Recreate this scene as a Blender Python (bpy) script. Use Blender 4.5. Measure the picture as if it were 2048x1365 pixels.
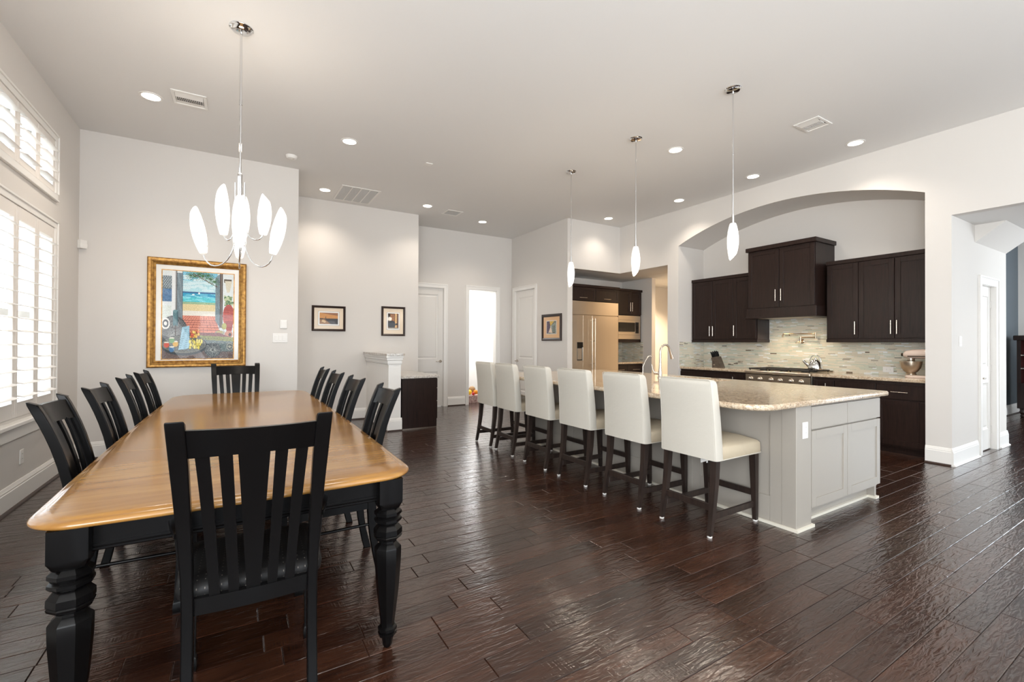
import bpy, bmesh, math, random
import numpy as np
from mathutils import Vector, Matrix
random.seed(7)
PI = math.pi
for o in list(bpy.data.objects): bpy.data.objects.remove(o)
SC = bpy.context.scene
COL = SC.collection

# ------------------------------------------------------------------ camera, world, lights, exposure
EYE = 1.31
yaw, pitch, roll = math.radians(31.243), math.radians(.390), math.radians(.243)
fw = Vector((math.sin(yaw)*math.cos(pitch), math.cos(yaw)*math.cos(pitch), math.sin(pitch)))
r0 = Vector((math.cos(yaw), -math.sin(yaw), 0)); u0 = r0.cross(fw)
rt = r0*math.cos(roll)+u0*math.sin(roll); up = -r0*math.sin(roll)+u0*math.cos(roll)
cd = bpy.data.cameras.new('camera'); cam = bpy.data.objects.new('camera', cd); COL.objects.link(cam)
cd.sensor_width = 36; cd.lens = 903.35/2048*36; cd.shift_y = -1.8/2048; cd.clip_start = .05; cd.clip_end = 200
cam.matrix_world = Matrix(((rt.x, up.x, -fw.x, 0), (rt.y, up.y, -fw.y, 0), (rt.z, up.z, -fw.z, EYE), (0, 0, 0, 1)))
SC.camera = cam
SC.view_settings.view_transform = 'Standard'; SC.view_settings.look = 'None'
SC.view_settings.gamma = 1; SC.view_settings.use_curve_mapping = False
SC.view_settings.exposure = 0.08
W = bpy.data.worlds.new('world'); SC.world = W; W.use_nodes = True
W.node_tree.nodes['Background'].inputs[0].default_value = (.80, .90, 1, 1)
W.node_tree.nodes['Background'].inputs[1].default_value = 5.0

def area(name, loc, direction, sx, sy, power, color):
    l = bpy.data.lights.new(name, 'AREA'); l.shape = 'RECTANGLE'; l.size = sx; l.size_y = sy
    l.energy = power; l.color = color
    o = bpy.data.objects.new(name, l); COL.objects.link(o); o.location = loc
    o.rotation_euler = Vector(direction).to_track_quat('-Z', 'Y').to_euler(); return o
DAY = (.95, .975, 1.0)
# daylight standing in the window openings: rear wall windows, left wall windows, far room
for x, p in ((-.1, 150), (2.6, 75), (5.2, 45)): area('daylight_rear', (x, -3.52, 1.75), (0, 1, 2.4), 1.9, 2.5, p, DAY)
area('daylight_left', (-1.42, -.8, 1.6), (1, .12, .65), 2.6, 2.0, 180, DAY)
area('unseen_daylight_far_room', (11.0, -2.9, 1.8), (0, 1, 0), 3.0, 2.2, 120, (.88, .95, 1))
area('unseen_daylight_far_room', (13.1, -1.4, 1.6), (-1, .1, 0), 2.4, 2.0, 50, (.86, .93, 1))  # unseen window light, added to brighten the left wall and floor
area('back_room_fill', (4.8, 9.7, 2.74), (0, 0, -1), .9, .9, 70, DAY)  # added overhead fill that brightens the back room; no lamp fixture there

def spot(loc, power, color, name='downlight_glow', angle=125, direction=None):
    l = bpy.data.lights.new(name, 'SPOT'); l.energy = power; l.color = color; l.spot_size = math.radians(angle)
    l.spot_blend = .75; l.shadow_soft_size = .07
    o = bpy.data.objects.new(name, l); COL.objects.link(o); o.location = loc; return o

# ------------------------------------------------------------------ materials
def lin(c):
    c = c/255.; return c/12.92 if c <= .04045 else ((c+.055)/1.055)**2.4
def rgb(r, g, b): return (lin(r), lin(g), lin(b), 1)
class NT:
    def __init__(s, name):
        s.m = bpy.data.materials.new(name); s.m.use_nodes = True; s.t = s.m.node_tree
        s.b = s.t.nodes['Principled BSDF']; s.out = s.t.nodes['Material Output']
    def n(s, typ, **kw):
        x = s.t.nodes.new(typ)
        for k, v in kw.items(): setattr(x, k, v)
        return x
    def l(s, a, b): s.t.links.new(a, b)
    def coord(s, scale=(1, 1, 1), kind='Object', rot=(0, 0, 0)):
        tc = s.n('ShaderNodeTexCoord'); mp = s.n('ShaderNodeMapping')
        mp.inputs['Scale'].default_value = scale; mp.inputs['Rotation'].default_value = rot
        s.l(tc.outputs[kind], mp.inputs[0]); return mp.outputs[0]
    def world(s, scale=(1, 1, 1)):
        g = s.n('ShaderNodeNewGeometry'); mp = s.n('ShaderNodeMapping'); mp.inputs['Scale'].default_value = scale
        s.l(g.outputs['Position'], mp.inputs[0]); return mp.outputs[0]
    def noise(s, vec, scale=5, detail=3, rough=.5, dist=0):
        x = s.n('ShaderNodeTexNoise'); x.inputs['Scale'].default_value = scale; x.inputs['Detail'].default_value = detail
        x.inputs['Roughness'].default_value = rough; x.inputs['Distortion'].default_value = dist
        s.l(vec, x.inputs['Vector']); return x.outputs['Fac']
    def ramp(s, fac, stops, interp='LINEAR'):
        x = s.n('ShaderNodeValToRGB'); e = x.color_ramp.elements; x.color_ramp.interpolation = interp
        while len(e) < len(stops): e.new(.5)
        for i, (p, c) in enumerate(stops): e[i].position = p; e[i].color = c
        s.l(fac, x.inputs[0]); return x.outputs[0]
    def bump(s, h, strength=.2, dist=.01):
        x = s.n('ShaderNodeBump'); x.inputs['Strength'].default_value = strength; x.inputs['Distance'].default_value = dist
        s.l(h, x.inputs['Height']); s.l(x.outputs[0], s.b.inputs['Normal']); return x
    def mix(s, a, b, fac, blend='MIX'):
        x = s.n('ShaderNodeMix', data_type='RGBA', blend_type=blend)
        for sock, v in ((x.inputs[0], fac), (x.inputs[6], a), (x.inputs[7], b)):
            if hasattr(v, 'is_output'): s.l(v, sock)
            else: sock.default_value = v
        return x.outputs[2]
def flat(name, col, rough=.5, metal=0, spec=.5, coat=0, bump=None, vary=0, transmission=0):
    k = NT(name); b = k.b
    b.inputs['Base Color'].default_value = col; b.inputs['Roughness'].default_value = rough
    b.inputs['Metallic'].default_value = metal; b.inputs['Specular IOR Level'].default_value = spec
    b.inputs['Coat Weight'].default_value = coat; b.inputs['Coat Roughness'].default_value = .12
    if vary:
        f = k.noise(k.coord(), 3, 3); d = tuple(c*(1-vary) for c in col[:3])+(1,)
        k.l(k.mix(d, col, f), b.inputs['Base Color'])
    if bump:
        k.bump(k.noise(k.coord(), bump[0], 3, .6), bump[1], bump[2])
    return k.m
def brushed(name, col, rough, axis=(1, 1, 60), strength=.12):
    k = NT(name); k.b.inputs['Base Color'].default_value = col; k.b.inputs['Metallic'].default_value = 1
    k.b.inputs['Roughness'].default_value = rough
    f = k.noise(k.coord(axis), 12, 4, .6); k.bump(f, strength, .002)
    mr = k.n('ShaderNodeMapRange'); mr.inputs['To Min'].default_value = rough*.8; mr.inputs['To Max'].default_value = rough*1.25
    k.l(f, mr.inputs['Value']); k.l(mr.outputs[0], k.b.inputs['Roughness']); return k.m
def wood(name, c1, c2, rough, scale=(1.2, 16, 16), coat=0, bump=.08, ns=3, spec=.5, mid=None):
    k = NT(name); v = k.coord(scale)
    f = k.noise(v, ns, 6, .6, .6)
    stops = [(.32, c1), (.68, c2)] if mid is None else [(.28, c1), (.5, mid), (.72, c2)]
    k.l(k.ramp(f, stops), k.b.inputs['Base Color']); k.b.inputs['Roughness'].default_value = rough
    k.b.inputs['Coat Weight'].default_value = coat; k.b.inputs['Coat Roughness'].default_value = .1
    k.b.inputs['Specular IOR Level'].default_value = spec
    if bump: k.bump(f, bump, .002)
    return k.m
def emis(name, col, strength, rough=.3):
    k = NT(name); k.b.inputs['Base Color'].default_value = (.9, .9, .9, 1); k.b.inputs['Roughness'].default_value = rough
    k.b.inputs['Emission Color'].default_value = col; k.b.inputs['Emission Strength'].default_value = strength; return k.m

M = {}
M['wall'] = flat('wall_paint', rgb(221, 216, 210), .75, spec=.25, bump=(160, .10, .003))
M['ceiling'] = flat('ceiling_paint', rgb(230, 228, 225), .8, spec=.2, bump=(120, .12, .004))
M['trim'] = flat('trim_paint', rgb(240, 237, 232), .35, spec=.5)
M['doorpaint'] = flat('door_paint', rgb(226, 222, 216), .35)
M['shutter'] = flat('shutter_paint', rgb(238, 232, 225), .4)
M['slate'] = flat('slate_wall_paint', rgb(84, 92, 98), .7, bump=(160, .1, .003))
M['black'] = flat('black_lacquer', rgb(9, 8, 8), .28, spec=.22, coat=.0, bump=(40, .05, .002))
M['espresso_leg'] = wood('espresso_wood', rgb(28, 20, 17), rgb(52, 40, 34), .38, (14, 14, 1.5))
M['cab'] = wood('espresso_cabinet', rgb(28, 18, 15), rgb(46, 31, 26), .34, (22, 22, 1.3), bump=.05, spec=.28)
M['island'] = flat('island_paint', rgb(164, 157, 147), .38, bump=(60, .04, .002))
M['steel'] = brushed('stainless_steel', rgb(204, 190, 172), .30, (.6, .6, 90), .015)
M['nickel'] = flat('brushed_nickel', rgb(200, 190, 178), .25, metal=1)
M['chrome'] = flat('chrome', rgb(225, 225, 225), .06, metal=1)
M['bronze'] = flat('dark_bronze', rgb(70, 60, 50), .35, metal=1)
M['brass'] = flat('pot_filler_nickel', rgb(205, 180, 150), .2, metal=1)
M['iron'] = flat('cast_iron', rgb(30, 27, 25), .6, bump=(200, .1, .002))
M['leather'] = flat('cream_leather', rgb(203, 197, 185), .42, spec=.4, bump=(14, .25, .01), vary=.03)
M['seatblack'] = None; M['leatherseat'] = flat('warm_lit_leather_seat', rgb(196, 181, 156), .45, spec=.4, bump=(14, .3, .01), vary=.06)  # stool seat: same leather with the warm lamplight tint put into its colour
M['white_glass'] = emis('opal_glass_lit', (1, .95, .89, 1), .62, .25)
M['lamp'] = emis('downlight_lens', (1, .92, .82, 1), 9)
M['plastic'] = flat('white_plastic', rgb(236, 233, 228), .4)
M['darkhole'] = flat('dark_recess', rgb(60, 55, 50), .8); M['greyhole'] = flat('grey_recess', rgb(96, 90, 86), .8)
M['shoe'] = flat('dark_shoe_mould', rgb(52, 33, 24), .35)
M['ovenglass'] = flat('black_glass', rgb(10, 9, 9), .06, spec=.6)
M['rug'] = flat('red_fabric', rgb(120, 20, 35), .8)
M['creamshoe'] = flat('cream_shoe_mould', rgb(226, 220, 205), .4)
k = NT('clear_glass'); tr_ = k.n('ShaderNodeBsdfTransparent'); gl_ = k.n('ShaderNodeBsdfGlossy'); gl_.inputs['Roughness'].default_value = .02
mx_ = k.n('ShaderNodeMixShader'); mx_.inputs[0].default_value = .05
k.l(tr_.outputs[0], mx_.inputs[1]); k.l(gl_.outputs[0], mx_.inputs[2]); k.l(mx_.outputs[0], k.out.inputs[0]); M['pane'] = k.m

def granite(name, base, mid, dark, light, sc=1.):
    k = NT(name); v = k.coord((1, 1, 1)); vs = k.coord((1.0, 1.0, 1.0))
    n1 = k.noise(v, 26*sc, 5, .65, .4); n2 = k.noise(k.coord((1, .35, 1)), 9*sc, 4, .6, .8)
    n3 = k.noise(v, 95*sc, 3, .6)
    c = k.ramp(n1, [(.36, mid), (.52, base), (.66, light)])
    c2 = k.mix(c, mid, k.ramp(n2, [(.50, (0, 0, 0, 1)), (.68, (.75, .75, .75, 1))]))
    vo = k.n('ShaderNodeTexVoronoi'); vo.inputs['Scale'].default_value = 70*sc; k.l(vs, vo.inputs['Vector'])
    sp = k.ramp(n3, [(.35, (1, 1, 1, 1)), (.41, (0, 0, 0, 1))])
    c3 = k.mix(c2, dark, sp)
    n4 = k.noise(v, 38*sc, 2, .5, 1.); c4 = k.mix(c3, dark, k.ramp(n4, [(.64, (0, 0, 0, 1)), (.69, (.8, .8, .8, 1))]))
    k.l(c4, k.b.inputs['Base Color']); k.b.inputs['Roughness'].default_value = .09
    k.b.inputs['Specular IOR Level'].default_value = .6; return k.m
M['granite'] = granite('granite', rgb(208, 188, 160), rgb(178, 152, 126), rgb(84, 70, 64), rgb(224, 210, 190), 1.7)
M['granite_gray'] = granite('pale_granite', rgb(208, 202, 194), rgb(180, 170, 160), rgb(70, 65, 66), rgb(226, 222, 216))

# hand scraped floor boards
k = NT('floor_board_wood')
att = k.n('ShaderNodeAttribute'); att.attribute_name = 'tone'
sep = k.n('ShaderNodeSeparateColor'); k.l(att.outputs['Color'], sep.inputs[0])
geo = k.n('ShaderNodeNewGeometry')
off = k.n('ShaderNodeVectorMath', operation='MULTIPLY_ADD'); k.l(att.outputs['Color'], off.inputs[0])
off.inputs[1].default_value = (37, 53, 11); k.l(geo.outputs['Position'], off.inputs[2])
def mp(scale):
    x = k.n('ShaderNodeMapping'); x.inputs['Scale'].default_value = scale; k.l(off.outputs[0], x.inputs[0]); return x.outputs[0]
g = k.noise(mp((1.6, 26, 1)), 2.4, 6, .62, .5)
c = k.ramp(g, [(.25, rgb(40, 25, 19)), (.5, rgb(63, 39, 28)), (.80, rgb(86, 55, 40))])
tone = k.ramp(sep.outputs[0], [(0, rgb(178, 166, 162)), (1, rgb(252, 244, 238))])
c = k.mix(c, tone, 1.0, 'MULTIPLY')
blot = k.noise(mp((.8, .8, 1)), 3, 3)
c = k.mix(c, rgb(30, 18, 14), k.ramp(blot, [(.55, (0, 0, 0, 1)), (.8, (.6, .6, .6, 1))]))
k.l(c, k.b.inputs['Base Color'])
rip = k.noise(mp((5.5, 26, 1)), 1.8, 2, .45, 1.1)
chat = k.noise(mp((62, 4, 1)), 2.0, 1, .4, .3)
msk = k.ramp(k.noise(mp((2.5, 9, 1)), 2.0, 2, .5), [(.50, (0, 0, 0, 1)), (.62, (1, 1, 1, 1))])
cm = k.n('ShaderNodeMath', operation='MULTIPLY'); k.l(chat, cm.inputs[0]); k.l(msk, cm.inputs[1])
ad = k.n('ShaderNodeMath', operation='MULTIPLY_ADD'); k.l(cm.outputs[0], ad.inputs[0]); ad.inputs[1].default_value = .35; k.l(rip, ad.inputs[2])
ad2 = k.n('ShaderNodeMath', operation='MULTIPLY_ADD'); k.l(g, ad2.inputs[0]); ad2.inputs[1].default_value = .15; k.l(ad.outputs[0], ad2.inputs[2])
bp_ = k.bump(ad2.outputs[0], .6, .0042); k.l(bp_.outputs[0], k.b.inputs['Coat Normal'])
rr = k.n('ShaderNodeMapRange'); rr.inputs['To Min'].default_value = .15; rr.inputs['To Max'].default_value = .28
k.l(g, rr.inputs['Value']); k.l(rr.outputs[0], k.b.inputs['Roughness'])
k.b.inputs['Specular IOR Level'].default_value = .5; k.b.inputs['Coat Weight'].default_value = .5; k.b.inputs['Coat Roughness'].default_value = .14
M['floor'] = k.m

# honey table top: boards across the width
k = NT('honey_table_wood'); v = k.coord((1.1, 13, 1))
g = k.noise(v, 2.2, 6, .6, .5)
c = k.ramp(g, [(.22, rgb(138, 92, 38)), (.5, rgb(163, 117, 57)), (.80, rgb(184, 139, 77))])
b2 = k.noise(k.coord((.25, 3.2, 1)), 2, 2, .5)
c = k.mix(c, rgb(132, 82, 34), k.ramp(b2, [(.45, (0, 0, 0, 1)), (.62, (.45, .45, .45, 1))]))
k.l(c, k.b.inputs['Base Color']); k.b.inputs['Roughness'].default_value = .22
k.b.inputs['Coat Weight'].default_value = .4; k.b.inputs['Coat Roughness'].default_value = .14; M['honey'] = k.m
# black embossed leather with small pale studs
k = NT('black_studded_leather'); vo = k.n('ShaderNodeTexVoronoi', voronoi_dimensions='2D'); vo.inputs['Scale'].default_value = 42
vo.inputs['Randomness'].default_value = .0; k.l(k.coord((1, 1, 1)), vo.inputs['Vector'])
d = k.ramp(vo.outputs['Distance'], [(.04, (1, 1, 1, 1)), (.08, (0, 0, 0, 1))])
k.l(k.mix(rgb(22, 21, 21), rgb(120, 112, 104), d), k.b.inputs['Base Color']); k.b.inputs['Roughness'].default_value = .55; k.b.inputs['Specular IOR Level'].default_value = .3
k.bump(vo.outputs['Distance'], .2, .002); M['seatblack'] = k.m
# gold frame
k = NT('antique_gold'); n = k.noise(k.coord(), 30, 3)
k.l(k.ramp(n, [(.3, rgb(124, 84, 38)), (.7, rgb(188, 142, 74))]), k.b.inputs['Base Color'])
k.b.inputs['Metallic'].default_value = .65; k.b.inputs['Roughness'].default_value = .35; M['gold'] = k.m
# vertex coloured flat print
k = NT('printed_art'); a = k.n('ShaderNodeAttribute'); a.attribute_name = 'ink'; k.l(a.outputs['Color'], k.b.inputs['Base Color'])
k.b.inputs['Roughness'].default_value = .5; k.b.inputs['Specular IOR Level'].default_value = .25; k.b.inputs['Coat Weight'].default_value = .3; k.b.inputs['Coat Roughness'].default_value = .02
M['print'] = k.m
M['mat'] = flat('picture_mat', rgb(226, 222, 214), .4, coat=.8)
M['matcream'] = flat('cream_picture_mat', rgb(226, 205, 176), .5, coat=.5)
M['matpeach'] = flat('peach_picture_mat', rgb(222, 176, 128), .5, coat=.5)
M['pframe'] = flat('dark_picture_frame', rgb(42, 24, 18), .35)

# ------------------------------------------------------------------ mesh helpers
class B:
    """collects geometry in world or local coordinates"""
    def __init__(s): s.v = []; s.f = []; s.mi = []; s.sm = []
    def add(s, vs, fs, mi=0, sm=False):
        o = len(s.v); s.v += [tuple(p) for p in vs]; s.f += [tuple(i+o for i in f) for f in fs]
        s.mi += [mi]*len(fs); s.sm += [sm]*len(fs); return s
    def box(s, a, b, mi=0, bev=0):
        x0, x1 = sorted((a[0], b[0])); y0, y1 = sorted((a[1], b[1])); z0, z1 = sorted((a[2], b[2]))
        m = min(x1-x0, y1-y0, z1-z0)
        bev = min(bev, m*.45)
        if bev <= 0:
            vs = [(x, y, z) for z in (z0, z1) for x, y in ((x0, y0), (x1, y0), (x1, y1), (x0, y1))]
            return s.add(vs, [(3, 2, 1, 0), (4, 5, 6, 7), (0, 1, 5, 4), (1, 2, 6, 5), (2, 3, 7, 6), (3, 0, 4, 7)], mi)
        # chamfered box: octagon-ish rings
        def ring(z, i):
            X0, X1, Y0, Y1 = x0+i, x1-i, y0+i, y1-i; q = bev*(1 if i == 0 else .0)
            if i == 0: return [(X0+bev, Y0, z), (X1-bev, Y0, z), (X1, Y0+bev, z), (X1, Y1-bev, z), (X1-bev, Y1, z), (X0+bev, Y1, z), (X0, Y1-bev, z), (X0, Y0+bev, z)]
            return [(X0+.0, Y0, z), (X1, Y0, z), (X1, Y0, z), (X1, Y1, z), (X1, Y1, z), (X0, Y1, z), (X0, Y1, z), (X0, Y0, z)]
        vs = [(x, y, z0) for x, y in ((x0+bev, y0+bev), (x1-bev, y0+bev), (x1-bev, y1-bev), (x0+bev, y1-bev))]
        vs += ring(z0+bev, 0) + ring(z1-bev, 0)
        vs += [(x, y, z1) for x, y in ((x0+bev, y0+bev), (x1-bev, y0+bev), (x1-bev, y1-bev), (x0+bev, y1-bev))]
        fs = [(3, 2, 1, 0), (20, 21, 22, 23)]
        for i in range(8): fs.append((4+i, 4+(i+1) % 8, 12+(i+1) % 8, 12+i))
        for i in range(4):
            j = (i+1) % 4
            fs.append((i, j, 4+2*i+1, 4+2*i)); fs.append((12+2*i, 12+2*i+1, 20+j, 20+i))
            fs.append((j, 4+(2*i+2) % 8, 4+2*i+1)); fs.append((12+2*i+1, 12+(2*i+2) % 8, 20+j))
        return s.add(vs, fs, mi)
    def loft(s, rings, mi=0, sm=False, cap=True, close=True):
        n = len(rings[0]); vs = [p for r in rings for p in r]; fs = []
        for k in range(len(rings)-1):
            for i in range(n if close else n-1):
                j = (i+1) % n; fs.append((k*n+i, k*n+j, (k+1)*n+j, (k+1)*n+i))
        s.add(vs, fs, mi, sm)
        if cap and close:
            o = len(s.v)-len(vs)
            s.f += [tuple(o+i for i in reversed(range(n))), tuple(o+(len(rings)-1)*n+i for i in range(n))]; s.mi += [mi, mi]; s.sm += [False, False]
        return s
    def lathe(s, prof, c=(0, 0, 0), n=20, mi=0, sm=True, ph=0, cap=True, axis='Z', sx=1, sy=1):
        rings = []
        for r, z in prof:
            rg = []
            for i in range(n):
                a = ph+2*PI*i/n; x, y = r*math.cos(a)*sx, r*math.sin(a)*sy
                p = (x, y, z) if axis == 'Z' else ((z, x, y) if axis == 'X' else (y, z, x))
                rg.append((c[0]+p[0], c[1]+p[1], c[2]+p[2]))
            rings.append(rg)
        return s.loft(rings, mi, sm, cap)
    def tube(s, pts, r, n=8, mi=0, sm=True, flat=None):
        pts = [Vector(p) for p in pts]; rs = r if isinstance(r, (list, tuple)) else [r]*len(pts)
        rings = []; up = None
        for i, p in enumerate(pts):
            t = (pts[min(i+1, len(pts)-1)]-pts[max(i-1, 0)]).normalized()
            if up is None:
                up = Vector((0, 0, 1)) if abs(t.z) < .9 else Vector((1, 0, 0))
            a = t.cross(up).normalized(); b = a.cross(t).normalized(); up = b
            rings.append([p+(a*math.cos(2*PI*j/n)+b*math.sin(2*PI*j/n))*rs[i] for j in range(n)])
        return s.loft(rings, mi, sm)
    def sweep(s, pts, sec, mi=0, up=(0, 0, 1), sm=False, scale=None):
        """sweep a closed 2-D section (a,b) along pts; b is along up-ish, a sideways"""
        pts = [Vector(p) for p in pts]; rings = []; U = Vector(up)
        for i, p in enumerate(pts):
            t = (pts[min(i+1, len(pts)-1)]-pts[max(i-1, 0)]).normalized()
            a = t.cross(U).normalized(); b = a.cross(t).normalized(); q = scale[i] if scale else (1, 1)
            rings.append([p+a*x*q[0]+b*y*q[1] for x, y in sec])
        return s.loft(rings, mi, sm)
    def prism(s, poly, axis, a, b, mi=0):
        """extrude a polygon; axis 'X': poly is (y,z); 'Y': (x,z); 'Z': (x,y)"""
        def P(p, t): return {'X': (t, p[0], p[1]), 'Y': (p[0], t, p[1]), 'Z': (p[0], p[1], t)}[axis]
        return s.loft([[P(p, a) for p in poly], [P(p, b) for p in poly]], mi)
    def mesh(s, name, mats, auto=True):
        me = bpy.data.meshes.new(name); me.from_pydata(s.v, [], s.f)
        for m in (mats if isinstance(mats, (list, tuple)) else [mats]): me.materials.append(m)
        me.polygons.foreach_set('material_index', s.mi)
        bm = bmesh.new(); bm.from_mesh(me); bmesh.ops.recalc_face_normals(bm, faces=bm.faces); bm.to_mesh(me); bm.free()
        me.polygons.foreach_set('use_smooth', [True]*len(me.polygons)); me.set_sharp_from_angle(angle=math.radians(50 if any(s.sm) else 28))
        me.update(); return me
def obj(name, b, mats, parent=None, world=True):
    o = bpy.data.objects.new(name, b if isinstance(b, bpy.types.Mesh) else b.mesh(name, mats)); COL.objects.link(o)
    if parent is not None:
        o.parent = parent
        if world and not isinstance(b, bpy.types.Mesh):
            mw = wmat(parent).inverted(); o.data.transform(mw)
    return o
def wmat(o):
    m = Matrix.LocRotScale(o.location, o.rotation_euler, o.scale)
    return wmat(o.parent) @ m if o.parent else m
def tag(o, label=None, cat=None, group=None, kind=None):
    if label: o['label'] = label
    if cat: o['category'] = cat
    if group: o['group'] = group
    if kind: o['kind'] = kind
    return o
def thing(name, label, cat, loc=(0, 0, 0), rz=0, group=None):
    o = bpy.data.objects.new(name, None); COL.objects.link(o); o.location = loc; o.rotation_euler = (0, 0, rz)
    o.empty_display_size = .1
    return tag(o, label, cat, group)
def struct(name, b, mats, parent=None):
    o = obj(name, b, mats, parent)
    if parent is None: o['kind'] = 'structure'
    return o
def dup(root, loc, rz, label):
    r = root.copy(); COL.objects.link(r); r.location = loc; r.rotation_euler = (0, 0, rz); r['label'] = label
    for ch in list(root.children):
        c = ch.copy(); COL.objects.link(c); c.parent = r
        for g in ch.children:
            d = g.copy(); COL.objects.link(d); d.parent = c
    return r
def smooth_bevel(o, w=.01, seg=3):
    m = o.modifiers.new('bevel', 'BEVEL'); m.width = w; m.segments = seg; m.limit_method = 'ANGLE'
    for p in o.data.polygons: p.use_smooth = True
    m.harden_normals = True

# ------------------------------------------------------------------ dimensions
XL, YD, Y2, YF, XD, YN, XK, ZC = -1.51, 6.74, 7.97, 8.70, 5.26, 6.68, 6.60, 3.66
ZS = 2.73; YR = -3.6

# ------------------------------------------------------------------ structure
def wall_boxes(b, axis, p0, p1, u0, u1, z0, z1, holes=()):
    """wall slab; axis 'X' = plane at constant x (u runs along y), 'Y' = constant y (u runs along x)"""
    us = sorted({u0, u1, *[h[0] for h in holes], *[h[1] for h in holes]}); zs = sorted({z0, z1, *[h[2] for h in holes], *[h[3] for h in holes]})
    for i in range(len(us)-1):
        run = None
        for j in range(len(zs)-1):
            cu, cz = (us[i]+us[i+1])/2, (zs[j]+zs[j+1])/2
            solid = not any(h[0] < cu < h[1] and h[2] < cz < h[3] for h in holes)
            if solid: run = (run[0] if run else zs[j], zs[j+1])
            if run and (not solid or j == len(zs)-2):
                a = (p0, us[i], run[0]) if axis == 'X' else (us[i], p0, run[0])
                c = (p1, us[i+1], run[1]) if axis == 'X' else (us[i+1], p1, run[1])
                b.box(a, c); run = None
    return b
WIN = [(2.50, 5.93, 2.72, 3.22), (2.50, 5.93, .70, 2.39), (-2.1, .5, .6, 2.6)]
struct('wall_left', wall_boxes(B(), 'X', XL-.2, XL, YR-.2, YD, 0, ZC, WIN), M['wall'])
struct('wall_back', wall_boxes(B(), 'Y', YD, Y2, XL-.2, .69, 0, ZC), M['wall'])
struct('wall_desk', wall_boxes(B(), 'Y', Y2, YF, XL, 2.82, 0, ZC), M['wall'])
D1 = (2.86, 3.63); D2 = (4.20, 4.87); D3 = (7.76, 8.55); D4 = (7.60, 8.17)
struct('wall_far', wall_boxes(B(), 'Y', YF, YF+.12, 2.70, 6.8, 0, ZC, [(D1[0], D1[1], 0, 2.44), (D2[0], D2[1], 0, 2.46)]), M['wall'])
struct('wall_hall_side', wall_boxes(B(), 'X', XD, XD+.12, YN, YF, 0, ZC, [(D3[0], D3[1], 0, 2.46)]), M['wall'])
struct('wall_above_nook', B().box((XD+.12, YN, ZS), (XK, YN+.14, ZC)), M['wall'])
# kitchen wall with the arched alcove and the hall opening
b = B()
b.box((XK, YN+.14, ZS), (XK+.76, 5.49, ZC))
b.box((XK, 5.26, 0), (XK+.85, 5.49, ZC))
b.box((XK, 1.71, 0), (XK+.70, 1.93, ZC))
b.box((XK, -.45, 2.72), (XK+.12, 1.71, ZC))
b.box((XK, YR, 0), (XK+.12, -.45, ZC))
R_ = 4.365; zc = 3.36-R_; n = 28; arc = []
for i in range(n+1):
    y = 1.93+(5.26-1.93)*i/n; arc.append((y, zc+math.sqrt(R_*R_-(y-3.595)**2)))
for i in range(n):
    (ya, za), (yb, zb) = arc[i], arc[i+1]
    vs = [(x, y, z) for x in (XK, XK+.70) for y, z in ((ya, za), (yb, zb), (yb, ZC), (ya, ZC))]
    b.add(vs, [(0, 1, 2, 3), (7, 6, 5, 4)]); b.add([vs[0], vs[1], vs[5], vs[4]], [(0, 1, 2, 3)], 0, True)
wk = struct('wall_kitchen', b, M['wall'])
struct('wall_alcove', B().box((XK+.70, 1.93, 0), (XK+.85, 5.26, ZC)), M['wall'])
# nook and passage beyond it
struct('wall_nook', wall_boxes(B(), 'Y', 7.62, 7.74, XD+.12, 7.6, 0, ZS), M['wall'])
struct('wall_nook_side', B().box((7.6, 6.74, 0), (7.71, 7.74, ZS)), M['wall'])
struct('wall_passage', wall_boxes(B(), 'Y', 7.74, 7.86, 7.6, 9.6, 0, ZS), M['wall'])
b = B(); b.box((9.4, 5.2, 0), (9.52, 7.86, ZS)); b.box((XK+.85, 5.2, 0), (9.52, 5.30, ZS)); struct('wall_passage_side', b, M['wall'])
struct('ceiling_nook', B().box((XD+.12, YN+.14, ZS), (9.6, 7.86, ZS+.10)).box((XK+.75, 5.2, ZS), (9.6, YN+.14, ZS+.10)), M['ceiling'])
# hall to the right of the kitchen: side wall, chamfered portal, far dark room
struct('wall_hall', wall_boxes(B(), 'Y', 1.71, 1.93, XK+.70, 8.65, 0, ZC, [(D4[0], D4[1], 0, 2.045)]), M['wall'])
b = B(); b.prism([(1.712, 2.515), (1.712, 2.722), (1.455, 2.722)], 'X', 7.39, 8.65)
b.prism([(-.45, 2.515), (-.45, 2.722), (-.19, 2.722)], 'X', 7.39, 8.65); struct('trim_portal', b, M['wall'])
struct('wall_hall_near', B().box((XK+.12, -.65, 0), (8.65, -.45, ZC)), M['wall'])
struct('ceiling_hall', B().box((XK+.12, -.65, 2.72), (8.65, 1.93, 2.80)), M['ceiling'])
struct('wall_slate', wall_boxes(B(), 'Y', 2.42, 2.54, 8.53, 13.06, 0, 3.3), M['slate'])
b = wall_boxes(B(), 'X', 13.06, 13.2, -3.2, 2.54, 0, 3.3, [(-2.7, -.1, .5, 2.7)]); struct('wall_far_room', b, M['wall'])  # unseen opening, cut for the added window light
b = wall_boxes(B(), 'Y', -3.15, -3.0, 8.5, 13.2, 0, 3.3, [(9.5, 12.5, .7, 2.9)])
b.box((8.53, 1.93, 0), (8.65, 2.42, 3.3)); b.box((8.53, -3.1, 0), (8.65, -.45, 3.3)); b.box((8.53, -.65, 2.72), (8.65, 1.93, 3.3)); struct('wall_far_room_side', b, M['wall'])
struct('ceiling_far_room', B().box((8.53, -3.1, 3.3), (13.2, 2.54, 3.4)), M['ceiling'])
struct('ceiling', B().box((XL-.2, YR-.2, ZC), (XK+.85, YF+.12, ZC+.12)), M['ceiling'])
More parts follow.
